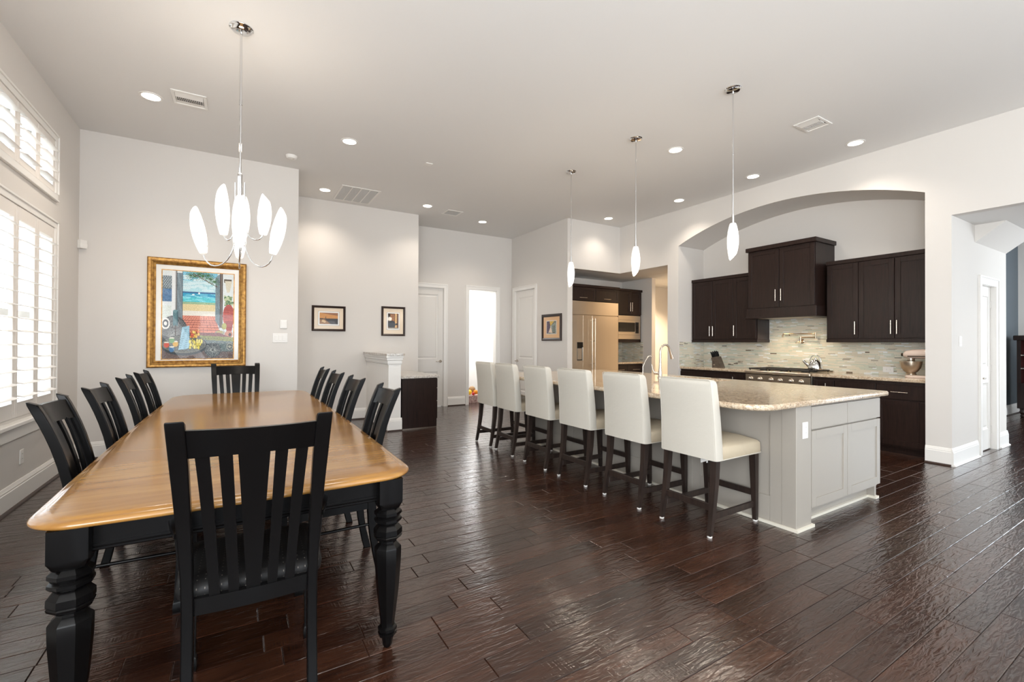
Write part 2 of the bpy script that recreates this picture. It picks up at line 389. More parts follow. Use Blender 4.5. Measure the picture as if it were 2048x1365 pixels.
b = wall_boxes(B(), 'Y', YR-.14, YR, XL-.2, XK+.12, 0, ZC, [(-1.05, .85, .5, 3.0), (1.65, 3.55, .5, 3.0), (4.25, 6.15, .5, 3.0)])
struct('wall_rear', b, M['wall'])
b = B()
for x in (-1.05, 1.65, 4.25):
    for u in (x-.04, x+.93, x+1.86): b.box((u, YR-.10, .5), (u+.08, YR-.04, 3.0))
    for z in (.46, 1.7, 2.96): b.box((x, YR-.095, z), (x+1.9, YR-.045, z+.08))
struct('window_3', b, M['trim'])
# bright room behind the open doorway
b = B(); b.box((3.4, 10.6, 0), (6.2, 10.72, 2.8)); b.box((3.3, YF+.12, 0), (3.42, 10.72, 2.8)); b.box((6.1, YF+.12, 0), (6.22, 10.72, 2.8))
struct('wall_back_room', b, M['trim'])
struct('ceiling_back_room', B().box((3.3, YF+.12, 2.8), (6.2, 10.72, 2.9)), M['ceiling'])

# ---- floor boards
rng = random.Random(11)
floor = struct('floor', B().box((XL-.2, YR-.2, -.08), (13.3, 10.8, -.012)), M['shoe'])
MV = cam.matrix_world.inverted()
def proj(p):
    q = MV @ Vector(p)
    if q.z > -.15: q.z = -.15
    return (1024-903.35*q.x/q.z, 680.7+903.35*q.y/q.z)
planks = []
y = .020-.127*29
while y < 10.7:
    x1 = 6.7
    if y+.127 > 5.26: x1 = 9.5
    if -3.1 < y < 2.42: x1 = 13.1
    if 2.42 <= y < 5.26: x1 = 7.35
    if y > 7.85: x1 = 6.15
    x = XL-rng.uniform(0, .8)
    while x < x1:
        L = rng.choice([.32, .45, .6, .78, .95, 1.1, 1.22]); a = max(x, XL); e = min(x+L, x1)
        if e-a > .03: planks.append((a, e, y, rng.random(), rng.random(), rng.random()))
        x += L
    y += .127
def plank_area(p):
    a, e, y = p[:3]; c = [proj(q) for q in ((a, y, 0), (e, y, 0), (e, y+.127, 0), (a, y+.127, 0))]
    c = [(min(max(u, 0), 2048), min(max(v, 0), 1365)) for u, v in c]
    m = MV @ Vector(((a+e)/2, y, 0))
    if m.z > -.1: return 0
    return abs(sum(c[i][0]*c[(i+1) % 4][1]-c[(i+1) % 4][0]*c[i][1] for i in range(4)))/2
planks.sort(key=plank_area, reverse=True)
def plank_geo(b, p):
    a, e, y, t1, t2, t3 = p; g = .0007; c = .0028; dz = (t2-.5)*.0006
    x0, x1, y0, y1 = a+g, e-g, y+g, y+.127-g; z0 = -.012
    vs = [(x0, y0, z0), (x1, y0, z0), (x1, y1, z0), (x0, y1, z0), (x0, y0, dz-c*.7), (x1, y0, dz-c*.7), (x1, y1, dz-c*.7), (x0, y1, dz-c*.7),
          (x0+c, y0+c, dz), (x1-c, y0+c, dz), (x1-c, y1-c, dz), (x0+c, y1-c, dz)]
    fs = [(8, 9, 10, 11)]
    for i in range(4):
        j = (i+1) % 4; fs += [(i, j, 4+j, 4+i), (4+i, 4+j, 8+j, 8+i)]
    b.add(vs, fs)
def set_tone(me, tones):
    at = me.color_attributes.new('tone', 'FLOAT_COLOR', 'POINT'); at.data.foreach_set('color', np.array(tones, dtype=np.float32).ravel())
for p in planks[:300]:
    b = B(); plank_geo(b, p); me = bpy.data.meshes.new('floor_board'); me.from_pydata(b.v, [], b.f); me.materials.append(M['floor'])
    set_tone(me, [(p[3], p[4], p[5], 1)]*12); o = bpy.data.objects.new('floor_board', me); COL.objects.link(o); o.parent = floor
b = B(); tones = []
for p in planks[300:]: plank_geo(b, p); tones += [(p[3], p[4], p[5], 1)]*12
me = bpy.data.meshes.new('floor_board_field'); me.from_pydata(b.v, [], b.f); me.materials.append(M['floor']); set_tone(me, tones)
o = bpy.data.objects.new('floor_board_field', me); COL.objects.link(o); o.parent = floor; o['kind'] = 'stuff'

# ---- baseboards (profiled) : run given as face line; n = outward normal
def base_run(b, s, p0, p1, n, h=.19, t=.018, shoe=True):
    p0, p1, n = Vector((*p0, 0)), Vector((*p1, 0)), Vector((*n, 0))
    prof = [(0, 0), (t, 0), (t, h-.045), (t-.004, h-.04), (t-.004, h-.028), (t-.008, h-.022), (t-.010, h-.006), (t-.014, h), (0, h)]
    b.loft([[p+n*d+Vector((0, 0, z)) for d, z in prof] for p in (p0, p1)])
    if s is not None:
        pr = [(t, 0), (t+.018, 0), (t+.017, .008), (t+.011, .016), (t, .019)]
        s.loft([[p+n*d+Vector((0, 0, z)) for d, z in pr] for p in (p0, p1)])
def baseboard(name, runs, shoe_mat=None):
    b, s = B(), B()
    for p0, p1, n in runs: base_run(b, s, p0, p1, n)
    o = struct(name, b, M['trim']); obj('shoe_moulding', s, shoe_mat or M['shoe'], o); return o
baseboard('baseboard_left', [((XL, YR), (XL, YD-.002), (1, 0))])
baseboard('baseboard_back', [((XL+.02, YD), (.708, YD), (0, -1)), ((.69, YD), (.69, Y2), (1, 0))])
baseboard('baseboard_desk', [((.71, Y2), (1.90, Y2), (0, -1))])
baseboard('baseboard_far', [((D1[1]+.09, YF), (D2[0]-.085, YF), (0, -1)), ((D2[1]+.085, YF), (XD, YF), (0, -1))])
baseboard('baseboard_hall_side', [((XD, D3[0]-.085), (XD, YN), (-1, 0)), ((XD-.018, YN), (XD+.14, YN), (0, -1))])
baseboard('baseboard_pillar', [((XK, 1.93), (XK, 1.71), (-1, 0))])
baseboard('baseboard_hall', [((XK-.018, 1.71), (D4[0]-.15, 1.71), (0, -1)), ((D4[1]+.11, 1.71), (8.67, 1.71), (0, -1)), ((8.65, 1.71), (8.65, 2.42), (1, 0))], M['trim'])
baseboard('baseboard_pier', [((XK, 5.50), (XK, 5.262), (-1, 0))])
baseboard('baseboard_far_room', [((8.67, 2.42), (13.06, 2.42), (0, -1)), ((13.06, 2.42), (13.06, -3), (-1, 0))])

# ---- doors
def fb(P, b, u0, u1, z0, z1, d0, d1, mi=0, bev=0): return b.box(P(u0, z0, d0), P(u1, z1, d1), mi, bev)
def rings_panel(P, b, u0, u1, z0, z1, steps, mi=0):
    """nested rectangles: steps = [(inset, depth)...]"""
    rs = [[P(u0+i, z0+i, d), P(u1-i, z0+i, d), P(u1-i, z1-i, d), P(u0+i, z1-i, d)] for i, d in steps]
    vs = [p for r in rs for p in r]; fs = []
    for k in range(len(rs)-1):
        for i in range(4): j = (i+1) % 4; fs.append((4*k+i, 4*k+j, 4*k+4+j, 4*k+4+i))
    o = 4*(len(rs)-1); fs.append((o, o+1, o+2, o+3)); b.add(vs, fs, mi)
def door(name, P, u0, u1, h, panels, hu, hz, hdir, hinge_u=None, setback=.03, cw=.08, casing_sides=(1, 1)):
    """P(u,z,d): d is outward of the wall face. leaf sits set back in the opening"""
    z0 = .012; s = .11; T = -setback; b = B()
    xs = u0+.004, u1-.004
    fb(P, b, xs[0], xs[0]+s, z0, h-.004, T-.035, T, bev=.002); fb(P, b, xs[1]-s, xs[1], z0, h-.004, T-.035, T, bev=.002)
    zz = [z0]+[q for p in panels for q in p]+[h-.004]
    for i in range(0, len(zz), 2): fb(P, b, xs[0]+s, xs[1]-s, zz[i], zz[i+1], T-.035, T)
    o = struct(name, b, M['doorpaint'])
    for a, c in panels:
        q = B(); rings_panel(P, q, xs[0]+s, xs[1]-s, a, c, [(0, T), (.004, T-.004), (.02, T-.012), (.035, T-.012), (.05, T-.004), (.058, T-.004)]); obj('door_panel', q, M['doorpaint'], o)
    q = B()   # casing: two stepped members
    L, Rr = casing_sides
    for (a, c, zt) in (((u0-cw, u0, h),) if L else ())+(((u1, u1+cw, h),) if Rr else ()):
        fb(P, q, a, c, 0, zt, 0, .014); e = (a, a+.022) if a < u0 else (c-.022, c); fb(P, q, e[0], e[1], 0, h+cw-.022, .014, .022, bev=.003)
    fb(P, q, u0-cw*L, u1+cw*Rr, h, h+cw, 0, .0142); fb(P, q, u0-cw*L, u1+cw*Rr, h+cw-.022, h+cw, .0142, .0222, bev=.003)
    obj('casing', q, M['trim'], o)
    q = B(); fb(P, q, u0-.001, u0+.003, 0, h, -.12, 0); fb(P, q, u1-.003, u1+.001, 0, h, -.12, 0); fb(P, q, u0, u1, h-.003, h+.001, -.12, 0); obj('jamb', q, M['trim'], o)
    if hu is not None:
        q = B(); c = Vector(P(hu, hz, T)); nrm = Vector(P(0, 0, 1))-Vector(P(0, 0, 0)); uu = Vector(P(1, 0, 0))-Vector(P(0, 0, 0))
        q.tube([c, c+nrm*.012], [.031, .029], 16); q.tube([c+nrm*.01, c+nrm*.05], .011, 10)
        q.tube([c+nrm*.048-uu*hdir*.012, c+nrm*.052+uu*hdir*.03, c+nrm*.048+uu*hdir*.075, c+nrm*.040+uu*hdir*.115], [.011, .011, .009, .007], 8); obj('door_handle', q, M['nickel'], o)
    if hinge_u is not None:
        for z in (.25, h*.5, h-.22):
            q = B(); q.tube([P(hinge_u, z-.045, T+.004), P(hinge_u, z+.045, T+.004)], .007, 8); fb(P, q, hinge_u-.014, hinge_u+.014, z-.045, z+.045, T, T+.004); obj('hinge', q, M['plastic'], o)
    return o
Pf = lambda u, z, d: (u, YF-d, z)
door('door_1', Pf, D1[0], D1[1], 2.44, [(.26, .72), (.98, 2.30)], D1[1]-.06, .93, -1, casing_sides=(0, 1))
door('door_3', lambda u, z, d: (XD-d, u, z), D3[0], D3[1], 2.46, [(.26, .72), (.98, 2.31)], D3[1]-.06, .92, -1)
door('door_4', lambda u, z, d: (u, 1.71-d, z), D4[0], D4[1], 2.045, [(.26, .84), (1.04, 1.92)], D4[0]+.06, .91, 1, hinge_u=D4[1]-.006, setback=.04, cw=.10)
b = B()
for a, c, zt in ((D2[0]-.08, D2[0], 2.46), (D2[1], D2[1]+.08, 2.46)):
    fb(Pf, b, a, c, 0, zt, 0, .014); e = (a, a+.022) if a < D2[0] else (c-.022, c); fb(Pf, b, e[0], e[1], 0, 2.518, .014, .022)
fb(Pf, b, D2[0]-.08, D2[1]+.08, 2.46, 2.54, 0, .0142); fb(Pf, b, D2[0]-.08, D2[1]+.08, 2.518, 2.54, .0142, .0222)
fb(Pf, b, D2[0]-.001, D2[0]+.01, 0, 2.46, -.12, 0); fb(Pf, b, D2[1]-.01, D2[1]+.001, 0, 2.46, -.12, 0); fb(Pf, b, D2[0], D2[1], 2.45, 2.461, -.12, 0)
struct('door_2', b, M['trim'])

# ---- windows on the left wall: casing, sill, glass, and plantation shutters
def window(name, y0, y1, z0, z1, sill):
    b = B(); X = XL
    b.box((X, y0-.07, z0), (X+.016, y0, z1)); b.box((X, y1, z0-(.0 if sill else .0)), (X+.016, y1+.07, z1), bev=.003)
    b.box((X, y0-.07, z1), (X+.0163, y1+.07, z1+.07), bev=.003)
    b.box((X+.016, y0-.07, z1+.05), (X+.026, y1+.07, z1+.07), bev=.003); b.box((X+.016, y1+.05, z0), (X+.026, y1+.07, z1+.07), bev=.003)
    if not sill: b.box((X, y0-.07, z0-.07), (X+.0163, y1+.07, z0), bev=.003); b.box((X+.016, y0-.07, z0-.07), (X+.026, y1+.07, z0-.05), bev=.003)
    o = struct(name, b, M['trim'])
    if sill:
        q = B(); q.box((X-.02, y0-.10, z0-.06), (X+.06, y1+.10, z0-.025), bev=.006); obj('window_sill', q, M['trim'], o)
        q = B(); q.box((X, y0-.07, z0-.165), (X+.018, y1+.07, z0-.06), bev=.004); obj('apron', q, M['trim'], o)
    q = B()
    for a in np.linspace(y0, y1, 5): q.box((X-.16, a-.03, z0-.03), (X-.11, a+.03, z1+.03))
    q.box((X-.159, y0, z0-.03), (X-.111, y1, z0+.04)); q.box((X-.159, y0, z1-.04), (X-.111, y1, z1+.03))
    if sill: q.box((X-.158, y0, (z0+z1)/2-.03), (X-.112, y1, (z0+z1)/2+.03))
    obj('window_frame', q, M['trim'], o)
    for i in range(4):
        a, c = y0+(y1-y0)*i/4, y0+(y1-y0)*(i+1)/4
        q = B(); q.box((X-.137, a+.03, z0+.04), (X-.134, c-.03, z1-.04)); obj('pane', q, M['pane'], o)
    q = B(); q.box((X-.10, y0, z0), (X-.001, y0+.004, z1)); q.box((X-.10, y1-.004, z0), (X-.001, y1, z1)); q.box((X-.10, y0, z1-.004), (X-.001, y1, z1)); q.box((X-.10, y0, z0), (X-.001, y1, z0+.004)); obj('window_reveal', q, M['trim'], o)
    return o
window('window_1', 2.50, 5.93, 2.72, 3.22, False)
window('window_2', 2.50, 5.93, .70, 2.39, True)
lv_w = .43-.10
lvb = B(); lvb.loft([[(.057*math.cos(t), y, .0055*math.sin(t)) for t in np.linspace(0, 2*PI, 13)[:-1]] for y in (-lv_w/2, lv_w/2)], sm=True)
lv_mesh = lvb.mesh('louver', M['shutter'])
def shutter(y0, y1, z0, z1, label, group=None):
    t = thing('plantation_shutter', label, 'shutter', (XL-.004, (y0+y1)/2, z0), 0, group or 'plantation shutters on the left windows')
    h = z1-z0; w = (y1-y0)/2-.002; b = B()
    for s in (-1, 1): b.box((-.014, s*w, 0), (.014, s*(w-.048), h), bev=.003)
    tr = .115 if h > 1 else .055
    b.box((-.0139, -w+.048, 0), (.0139, w-.048, tr)); b.box((-.0139, -w+.048, h-tr*.9), (.0139, w-.048, h)); obj('shutter_frame', b, M['shutter'], t, world=False)
    n = int(round((h-1.9*tr)/.1036)); st = (h-1.9*tr)/n
    for i in range(n):
        o = obj('louver', lv_mesh, None, t); o.location = (.002, 0, tr+st*(i+.5)); o.rotation_euler = (0, math.radians(12), 0)
    return t
pw = (5.93-2.50)/8
low = {7: 'tall white louvered shutter panel nearest the back corner, lower window', 6: 'tall white louvered shutter panel, second from back corner, lower window', 5: 'tall white louvered shutter cut off by left picture edge'}
upn = {7: 'short white louvered shutter panel nearest the corner, upper window', 6: 'short white louvered shutter panel, second from corner, upper window', 5: 'short white louvered shutter at left picture edge, upper window'}
for i in range(8):
    a, c = 2.50+pw*i, 2.50+pw*(i+1)
    shutter(a, c, .705, 2.385, low.get(i, 'tall white louvered shutter panel outside the left picture edge'))
    shutter(a, c, 2.725, 3.215, upn.get(i, 'short white louvered shutter panel outside the left picture edge'))

# exterior seen between the louvers
struct('ground', B().box((-30, -20, -.5), (XL-.25, 30, -.4)), flat('pale_ground', rgb(225, 226, 222), .9))
hs = thing('neighbour_house', 'pale house wall with grey windows glimpsed through the shutters', 'house', (-8, 8, -.4))
q = B(); q.box((-9, -2, -.4), (-8, 16, 4.6)); obj('house_wall', q, flat('pale_siding', rgb(235, 236, 232), .8), hs)
gm = flat('grey_house_glass', rgb(120, 130, 138), .3)
for yy in (1, 4, 7, 10, 13):
    for zz in (.6, 3.0):
        q = B(); q.box((-8.0, yy, zz), (-7.95, yy+.9, zz+1.2)); w_ = obj('house_window', q, M['trim'], hs)
        q = B(); q.box((-7.97, yy+.08, zz+.08), (-7.93, yy+.82, zz+1.12)); obj('pane', q, gm, w_)

# ------------------------------------------------------------------ dining table
def rrect(cx, cy, hx, hy, r, n=4):
    pts = []
    for k, (sx, sy) in enumerate(((1, 1), (-1, 1), (-1, -1), (1, -1))):
        for i in range(n+1):
            a = PI/2*k+PI/2*i/n; pts.append((cx+sx*(hx-r)+r*math.cos(a), cy+sy*(hy-r)+r*math.sin(a)))
    return pts
TX0, TX1, TY0, TY1, TZ = -.585, .69, 1.875, 5.78, .76
tc = ((TX0+TX1)/2, (TY0+TY1)/2)
tb = thing('dining_table', 'long honey wood dining table with black turned octagonal legs', 'table', (tc[0], tc[1], 0))
def table_ring(inset, z, bow=.022):
    hx, hy = (TX1-TX0)/2-inset-bow, (TY1-TY0)/2-inset-bow
    pts = rrect(0, 0, hx, hy, .13, 8); out = []; base = rrect(0, 0, (TX1-TX0)/2, (TY1-TY0)/2, .13, 8)
    # densify the long edges and bow them outward slightly
    dense = []
    for i in range(len(pts)):
        p, q = Vector(pts[i]), Vector(pts[(i+1) % len(pts)]); d = (Vector(base[i])-Vector(base[(i+1) % len(pts)])).length; m = max(1, int(d/.2))
        for j in range(m): dense.append(p+(q-p)*j/m)
    for p in dense:
        x, y = p; fx = bow*(1-(y/hy)**2) if abs(y) < hy else 0; fy = bow*(1-(x/hx)**2) if abs(x) < hx else 0
        out.append((tc[0]+x+(fx if x > 0 else -fx)*(abs(x)/hx)**3, tc[1]+y+(fy if y > 0 else -fy)*(abs(y)/hy)**6, z))
    return out
b = B(); b.loft([table_ring(i, z) for i, z in ((.03, .728), (.012, .7285), (.004, .731), (.0005, .736), (0, .741), (.002, .746), (.007, .7505), (.014, .7525), (.024, .7530), (.028, .7555), (.034, .7585), (.042, TZ))], sm=True)
obj('tabletop', b, M['honey'], tb)
b = B(); ax0, ax1, ay0, ay1 = -.455, .565, 1.965, 5.69
for (x0_, y0_, x1_, y1_) in ((ax0, ay0-.012, ax1, ay0+.012), (ax0, ay1-.012, ax1, ay1+.012), (ax0-.012, ay0, ax0+.012, ay1), (ax1-.012, ay0, ax1+.012, ay1)):
    b.box((x0_, y0_, .632), (x1_, y1_, .729)); b.box((x0_-.004, y0_-.004, .648), (x1_+.004, y1_+.004, .656)); b.box((x0_-.010, y0_-.010, .634), (x1_+.010, y1_+.010, .648), bev=.004)
obj('apron', b, M['black'], tb)
OCT = [(.0, .012), (.010, .018), (.05, .024), (.055, .035), (.066, .037), (.070, .030), (.076, .037), (.088, .037), (.094, .028), (.106, .027), (.13, .030), (.25, .043), (.37, .051), (.430, .052), (.436, .049), (.452, .033), (.460, .032),
       (.466, .044), (.474, .053), (.482, .0555), (.486, .052), (.490, .0555), (.512, .055), (.528, .043), (.533, .037), (.538, .047), (.546, .0535), (.556, .0535), (.562, .045), (.567, .047), (.574, .0535), (.586, .0535), (.594, .044), (.60, .038)]
for lx, ly in ((-.445, 1.95), (.56, 1.95), (-.445, 5.70), (.56, 5.70)):
    b = B(); b.lathe([(r/math.cos(PI/8), z) for z, r in OCT], (lx, ly, 0), 8, sm=False, ph=PI/8)
    h = .050   # square block with rounded shoulders
    rings = []
    for z, q in ((.598, .60), (.600, .78), (.606, .88), (.616, .96), (.630, 1.0), (.729, 1.0)):
        rings.append([(lx+x*q, ly+y*q, z) for x, y in rrect(0, 0, h, h, .004 if q == 1 else .02, 2)])
    b.loft(rings); obj('leg', b, M['black'], tb)

# ------------------------------------------------------------------ dining chairs
POST = [(-.25, 0), (-.222, .12), (-.203, .26), (-.195, .42), (-.200, .52), (-.222, .68), (-.258, .84), (-.300, .96), (-.340, 1.05)]
POSTC = np.polyfit([p[1] for p in POST], [p[0] for p in POST], 4)
def post_y(z): return float(np.polyval(POSTC, z))
def px_at(z): return .180+.022*max(0, (z-.45)/.6)
def make_chair(name, label, group, arms=False, W=1.0):
    t = thing(name, label, 'chair', (0, 0, 0), 0, group)
    for s in (-1, 1):
        b = B(); rings = []
        zs = [0, .04, .12, .2, .3, .42, .52, .6, .68, .76, .84, .9, .95, 1.0, 1.035, 1.05]
        for z in zs:
            y = post_y(z); x = px_at(z)*s*W; hx = (.017+.008*min(1, max(0, (z-.5)/.4))) if arms else (.0155+.0025*min(1, max(0, (z-.5)/.4))); hy = .019+.006*math.exp(-((z-.45)/.2)**2)
            if z > 1.03: hy *= .7 if z > 1.04 else .9
            if z < .05: hx, hy = hx*1.06, hy*1.1
            rings.append([(x-hx, y-hy, z), (x+hx, y-hy, z), (x+hx, y+hy, z+(-.010 if z > 1.04 else 0)), (x-hx, y+hy, z+(-.010 if z > 1.04 else 0))])
        b.loft(rings); o = obj('back_post', b, M['black'], t, world=False)
        m = o.modifiers.new('bevel', 'BEVEL'); m.width = .004; m.segments = 2; m.limit_method = 'ANGLE'
        b = B(); rings = []
        for z, q in ((0, .019), (.02, .021), (.045, .019), (.05, .016), (.25, .018), (.42, .022)):
            x = .205*s*W; y = .185-.01*(z < .1); rings.append([(x-q, y-q, z), (x+q, y-q, z), (x+q, y+q, z), (x-q, y+q, z)])
        b.loft(rings); obj('leg', b, M['black'], t, world=False)
        b = B(); b.tube([(.203*s*W, .17, .285), (.183*s*W, -.19, .285)], .0085, 8); obj('stretcher', b, M['black'], t, world=False)
    def rail(z0, z1, bow, th, inner, crown=0):
        b = B(); rings = []; m = 10
        for i in range(m+1):
            q = -1+2*i/m; x = q*inner; by = -bow*(1-q*q); c = crown*(1-q*q)
            ya, yb = post_y(z0+c), post_y(z1)
            rings.append([(x, ya+by-th, z0+c), (x, ya+by+th, z0+c), (x, yb+by+th, z1), (x, yb+by-th, z1)])
        b.loft(rings, sm=False); return b
    obj('top_rail', rail(.925, 1.018, .034, .011, (px_at(.97)-(.020 if arms else .014))*W, .006), M['black'], t, world=False)
    obj('lower_rail', rail(.392, .447, .012, .012, (px_at(.42)-.014)*W), M['black'], t, world=False)
    for xb, xt, wb, wt in ((-.108, -.138, .0145, .0185), (-.055, -.077, .0145, .0185), (0, 0, .020, .044), (.055, .077, .0145, .0185), (.108, .138, .0145, .0185)):
        b = B(); rings = []
        for i in range(9):
            f_ = i/8; z = .440+(.935-.440)*f_; x = (xb+(xt-xb)*f_)*W; w = (wb+(wt-wb)*f_)*W; q = x/(.17*W)
            y = post_y(z)-(.012+.022*f_)*(1-q*q)
            rings.append([(x-w, y-.006, z), (x+w, y-.006, z), (x+w, y+.006, z), (x-w, y+.006, z)])
        b.loft(rings); obj('splat' if xb == 0 else 'slat', b, M['black'], t, world=False)
    b = B(); b.box((-.20*W, .165, .375), (.20*W, .189, .432))
    for s in (-1, 1): b.prism([(s*.172*W, -.2), (s*.196*W, .18), (s*(.196*W+.02), .18), (s*(.172*W+.02), -.2)], 'Z', .375, .432)
    obj('seat_frame', b, M['black'], t, world=False)
    b = B(); rings = []
    for z, i in ((.432, .006), (.436, 0), (.462, -.004), (.478, .004), (.490, .025), (.497, .06), (.500, .11)):
        pts = rrect(0, .015, .232*W-i, .205-i, max(.02, .045-i*.3), 4)
        rings.append([(x*(1 if y > 0 else 1+.5*y), y, z) for x, y in pts])
    b.loft(rings, sm=True); obj('seat', b, M['seatblack'], t, world=False)
    if arms:
        for s in (-1, 1):
            b = B(); x = .20*s*W
            b.sweep([(x-.005*s, -.215, .665), (x+.012*s, -.16, .672), (x+.026*s, -.08, .672), (x+.028*s, .0, .664), (x+.026*s, .035, .652)], rrect(0, 0, .022, .011, .008, 2), up=(0, 0, 1))
            b.sweep([(x+.026*s, .028, .655), (x+.030*s, .040, .60), (x+.022*s, .030, .52), (x+.010*s, .02, .42)], rrect(0, 0, .010, .017, .005, 2), up=(s, 0, 0)); obj('armrest', b, M['black'], t, world=False)
    return t
g_side = 'black slat-back chairs along the table sides'
near = make_chair('dining_armchair', 'large black slat-back armchair in the foreground seen from behind', 'black armchairs at the table ends', True, 1.05)
near.scale = (1, 1, 1.018); near.location = (.058, 2.035, 0); near.rotation_euler = (0, 0, math.radians(-1.5))
dup(near, (.0, 5.68, 0), PI+math.radians(3), 'black slat-back armchair at the far table end below the gold-framed picture')
ch = make_chair('dining_chair', 'black slat-back chair nearest the camera on the window side of the table', g_side)
ch.location = (-.42, 2.93, 0); ch.rotation_euler = (0, 0, -PI/2+.02)
for i, (x, y, a, lb) in enumerate(((-.405, 3.66, .0, 'second black slat-back chair from the camera, window side of the table'), (-.415, 4.53, .02, 'third black slat-back chair from the camera, window side, overlapped by the farthest'),
        (-.405, 5.17, -.02, 'black slat-back chair farthest from the camera on the window side'))): dup(ch, (x, y, 0), -PI/2+a, lb)
for i, (x, y, a, lb) in enumerate(((.462, 2.79, -.03, 'black slat-back chair nearest the camera on the kitchen side of the table'), (.455, 3.62, 0, 'second black slat-back chair from the camera on the kitchen side'),
        (.45, 4.36, 0, 'third black slat-back chair from the camera on the kitchen side'), (.445, 5.05, -.02, 'black slat-back chair farthest from the camera on the kitchen side'))): dup(ch, (x, y, 0), PI/2+a, lb)

# ------------------------------------------------------------------ counter stools
def make_stool(label):
    t = thing('counter_stool', label, 'stool', (0, 0, 0), 0, 'cream upholstered stools along the island')
    for s in (-1, 1):
        b = B(); rings = []
        for x, z, q in ((-.268, .012, .0145), (-.250, .10, .016), (-.228, .22, .019), (-.210, .36, .021), (-.200, .53, .023)):
            y = s*(.196+.004*(z < .2)); rings.append([(x-q, y-q, z), (x+q, y-q, z), (x+q, y+q, z), (x-q, y+q, z)])
        b.loft(rings); leg = obj('leg', b, M['espresso_leg'], t, world=False)
        b = B(); b.lathe([(.015, 0), (.017, .003), (.017, .012), (.010, .014)], (-.268, s*.2, 0), 12); obj('floor_glide', b, M['plastic'], leg, world=False)
        b = B(); rings = []
        for x, z, q in ((.282, .012, .0145), (.277, .15, .017), (.268, .35, .021), (.262, .53, .024)):
            y = s*.196; rings.append([(x-q, y-q, z), (x+q, y-q, z), (x+q, y+q, z), (x-q, y+q, z)])
        b.loft(rings); leg = obj('leg', b, M['espresso_leg'], t, world=False)
        b = B(); b.lathe([(.015, 0), (.017, .003), (.017, .012), (.010, .014)], (.282, s*.196, 0), 12); obj('floor_glide', b, M['plastic'], leg, world=False)
        b = B(); b.box((-.232, s*.187-.010, .105), (.280, s*.187+.010, .148), bev=.002); obj('stretcher', b, M['espresso_leg'], t, world=False)
    b = B(); b.box((-.248, -.186, .172), (-.226, .186, .218), bev=.002); obj('stretcher', b, M['espresso_leg'], t, world=False)
    b = B(); b.box((.262, -.184, .19), (.284, .184, .235), bev=.002); obj('stretcher', b, M['espresso_leg'], t, world=False)
    b = B(); rings = []
    for z, i in ((.512, .004), (.516, 0), (.56, 0), (.592, .002), (.606, .012), (.620, .045), (.634, .10), (.642, .16)):
        rings.append([(x, y, z+(-.008 if x > .22 else 0)) for x, y in rrect(.045, 0, .275-i, .226-i, .03, 4)])
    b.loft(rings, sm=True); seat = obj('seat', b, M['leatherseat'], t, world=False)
    b = B(); b.tube([(*p, .514) for p in rrect(.045, 0, .277, .228, .03, 4)], .0035, 6); obj('piping', b, M['leather'], seat, world=False)
    b = B(); rings = []
    for z in (.514, .56, .64, .72, .80, .88, .96, 1.03, 1.052, 1.062, 1.066):
        f_ = (z-.514)/.55; xb = -.243-.045*f_-.010*math.sin(PI*f_)*-1; th = .092-.012*f_; hy = .228-.012*f_
        i = 0 if z < 1.04 else (.004 if z < 1.055 else (.014 if z < 1.064 else .03))
        rings.append([(x, y, z) for x, y in rrect(xb+th/2, 0, th/2-i, hy-i, .014, 3)])
    b.loft(rings, sm=True); back = obj('backrest', b, M['leather'], t, world=False)
    b = B(); pts = []
    for z in np.linspace(.52, 1.055, 10):
        f_ = (z-.514)/.55; pts.append((-.243-.045*f_+.010*math.sin(PI*f_)+.004, -(.225-.012*f_), z))
    top = pts[-1]; pts += [(top[0]+.002, -.20, 1.064), (top[0]+.002, .20, 1.064)]+[(p[0], -p[1], p[2]) for p in reversed(pts)]
    b.tube(pts, .003, 6); obj('piping', b, M['leather'], back, world=False)
    return t
ORD = ['cream stool nearest the camera at the end of the island', 'second cream stool from the camera along the island', 'third cream stool from the camera along the island',
       'third cream stool from the far end of the island', 'second cream stool from the far end of the island', 'cream stool farthest from the camera at the island end']
st = make_stool(ORD[0]); st.location = (3.002, 2.125, 0); st.rotation_euler = (0, 0, .01)
for y, a, lb in ((2.74, -.01, ORD[1]), (3.395, .01, ORD[2]), (4.02, -.01, ORD[3]), (4.67, -.02, ORD[4]), (5.20, -.02, ORD[5])): dup(st, (2.998, y, 0), a, lb)
b = B(); b.prism([(2.86, .515), (2.86, .455), (2.98, .46), (3.0, .515)], 'Y', 2.08, 2.084); b.box((2.92, 2.078, .445), (2.935, 2.08, .47)); obj('care_tag', b, M['plastic'], st)

# ------------------------------------------------------------------ cabinetry helpers
def shaker(b, P, u0, u1, z0, z1, th=.02, st=.058, rec=.007):
    fb(P, b, u0, u0+st, z0, z1, 0, th, bev=.002); fb(P, b, u1-st, u1, z0, z1, 0, th, bev=.002)
    fb(P, b, u0+st, u1-st, z0, z0+st, 0, th-.0002); fb(P, b, u0+st, u1-st, z1-st, z1, 0, th-.0002)
    fb(P, b, u0+st-.002, u1-st+.002, z0+st-.002, z1-st+.002, 0, th-rec)
def bar_pull(P, u, z, length, vertical=True, d=0, mat=None, parent=None):
    b = B(); r = .0062; e = .03
    A, C_ = ((u, z-length/2), (u, z+length/2)) if vertical else ((u-length/2, z), (u+length/2, z))
    b.tube([P(*A, d+e), P(*C_, d+e)], r, 10)
    for f_ in (.14, .86):
        q = (A[0]+(C_[0]-A[0])*f_, A[1]+(C_[1]-A[1])*f_); b.tube([P(*q, d), P(*q, d+e)], .0045, 8)
    return obj('handle', b, mat or M['nickel'], parent)

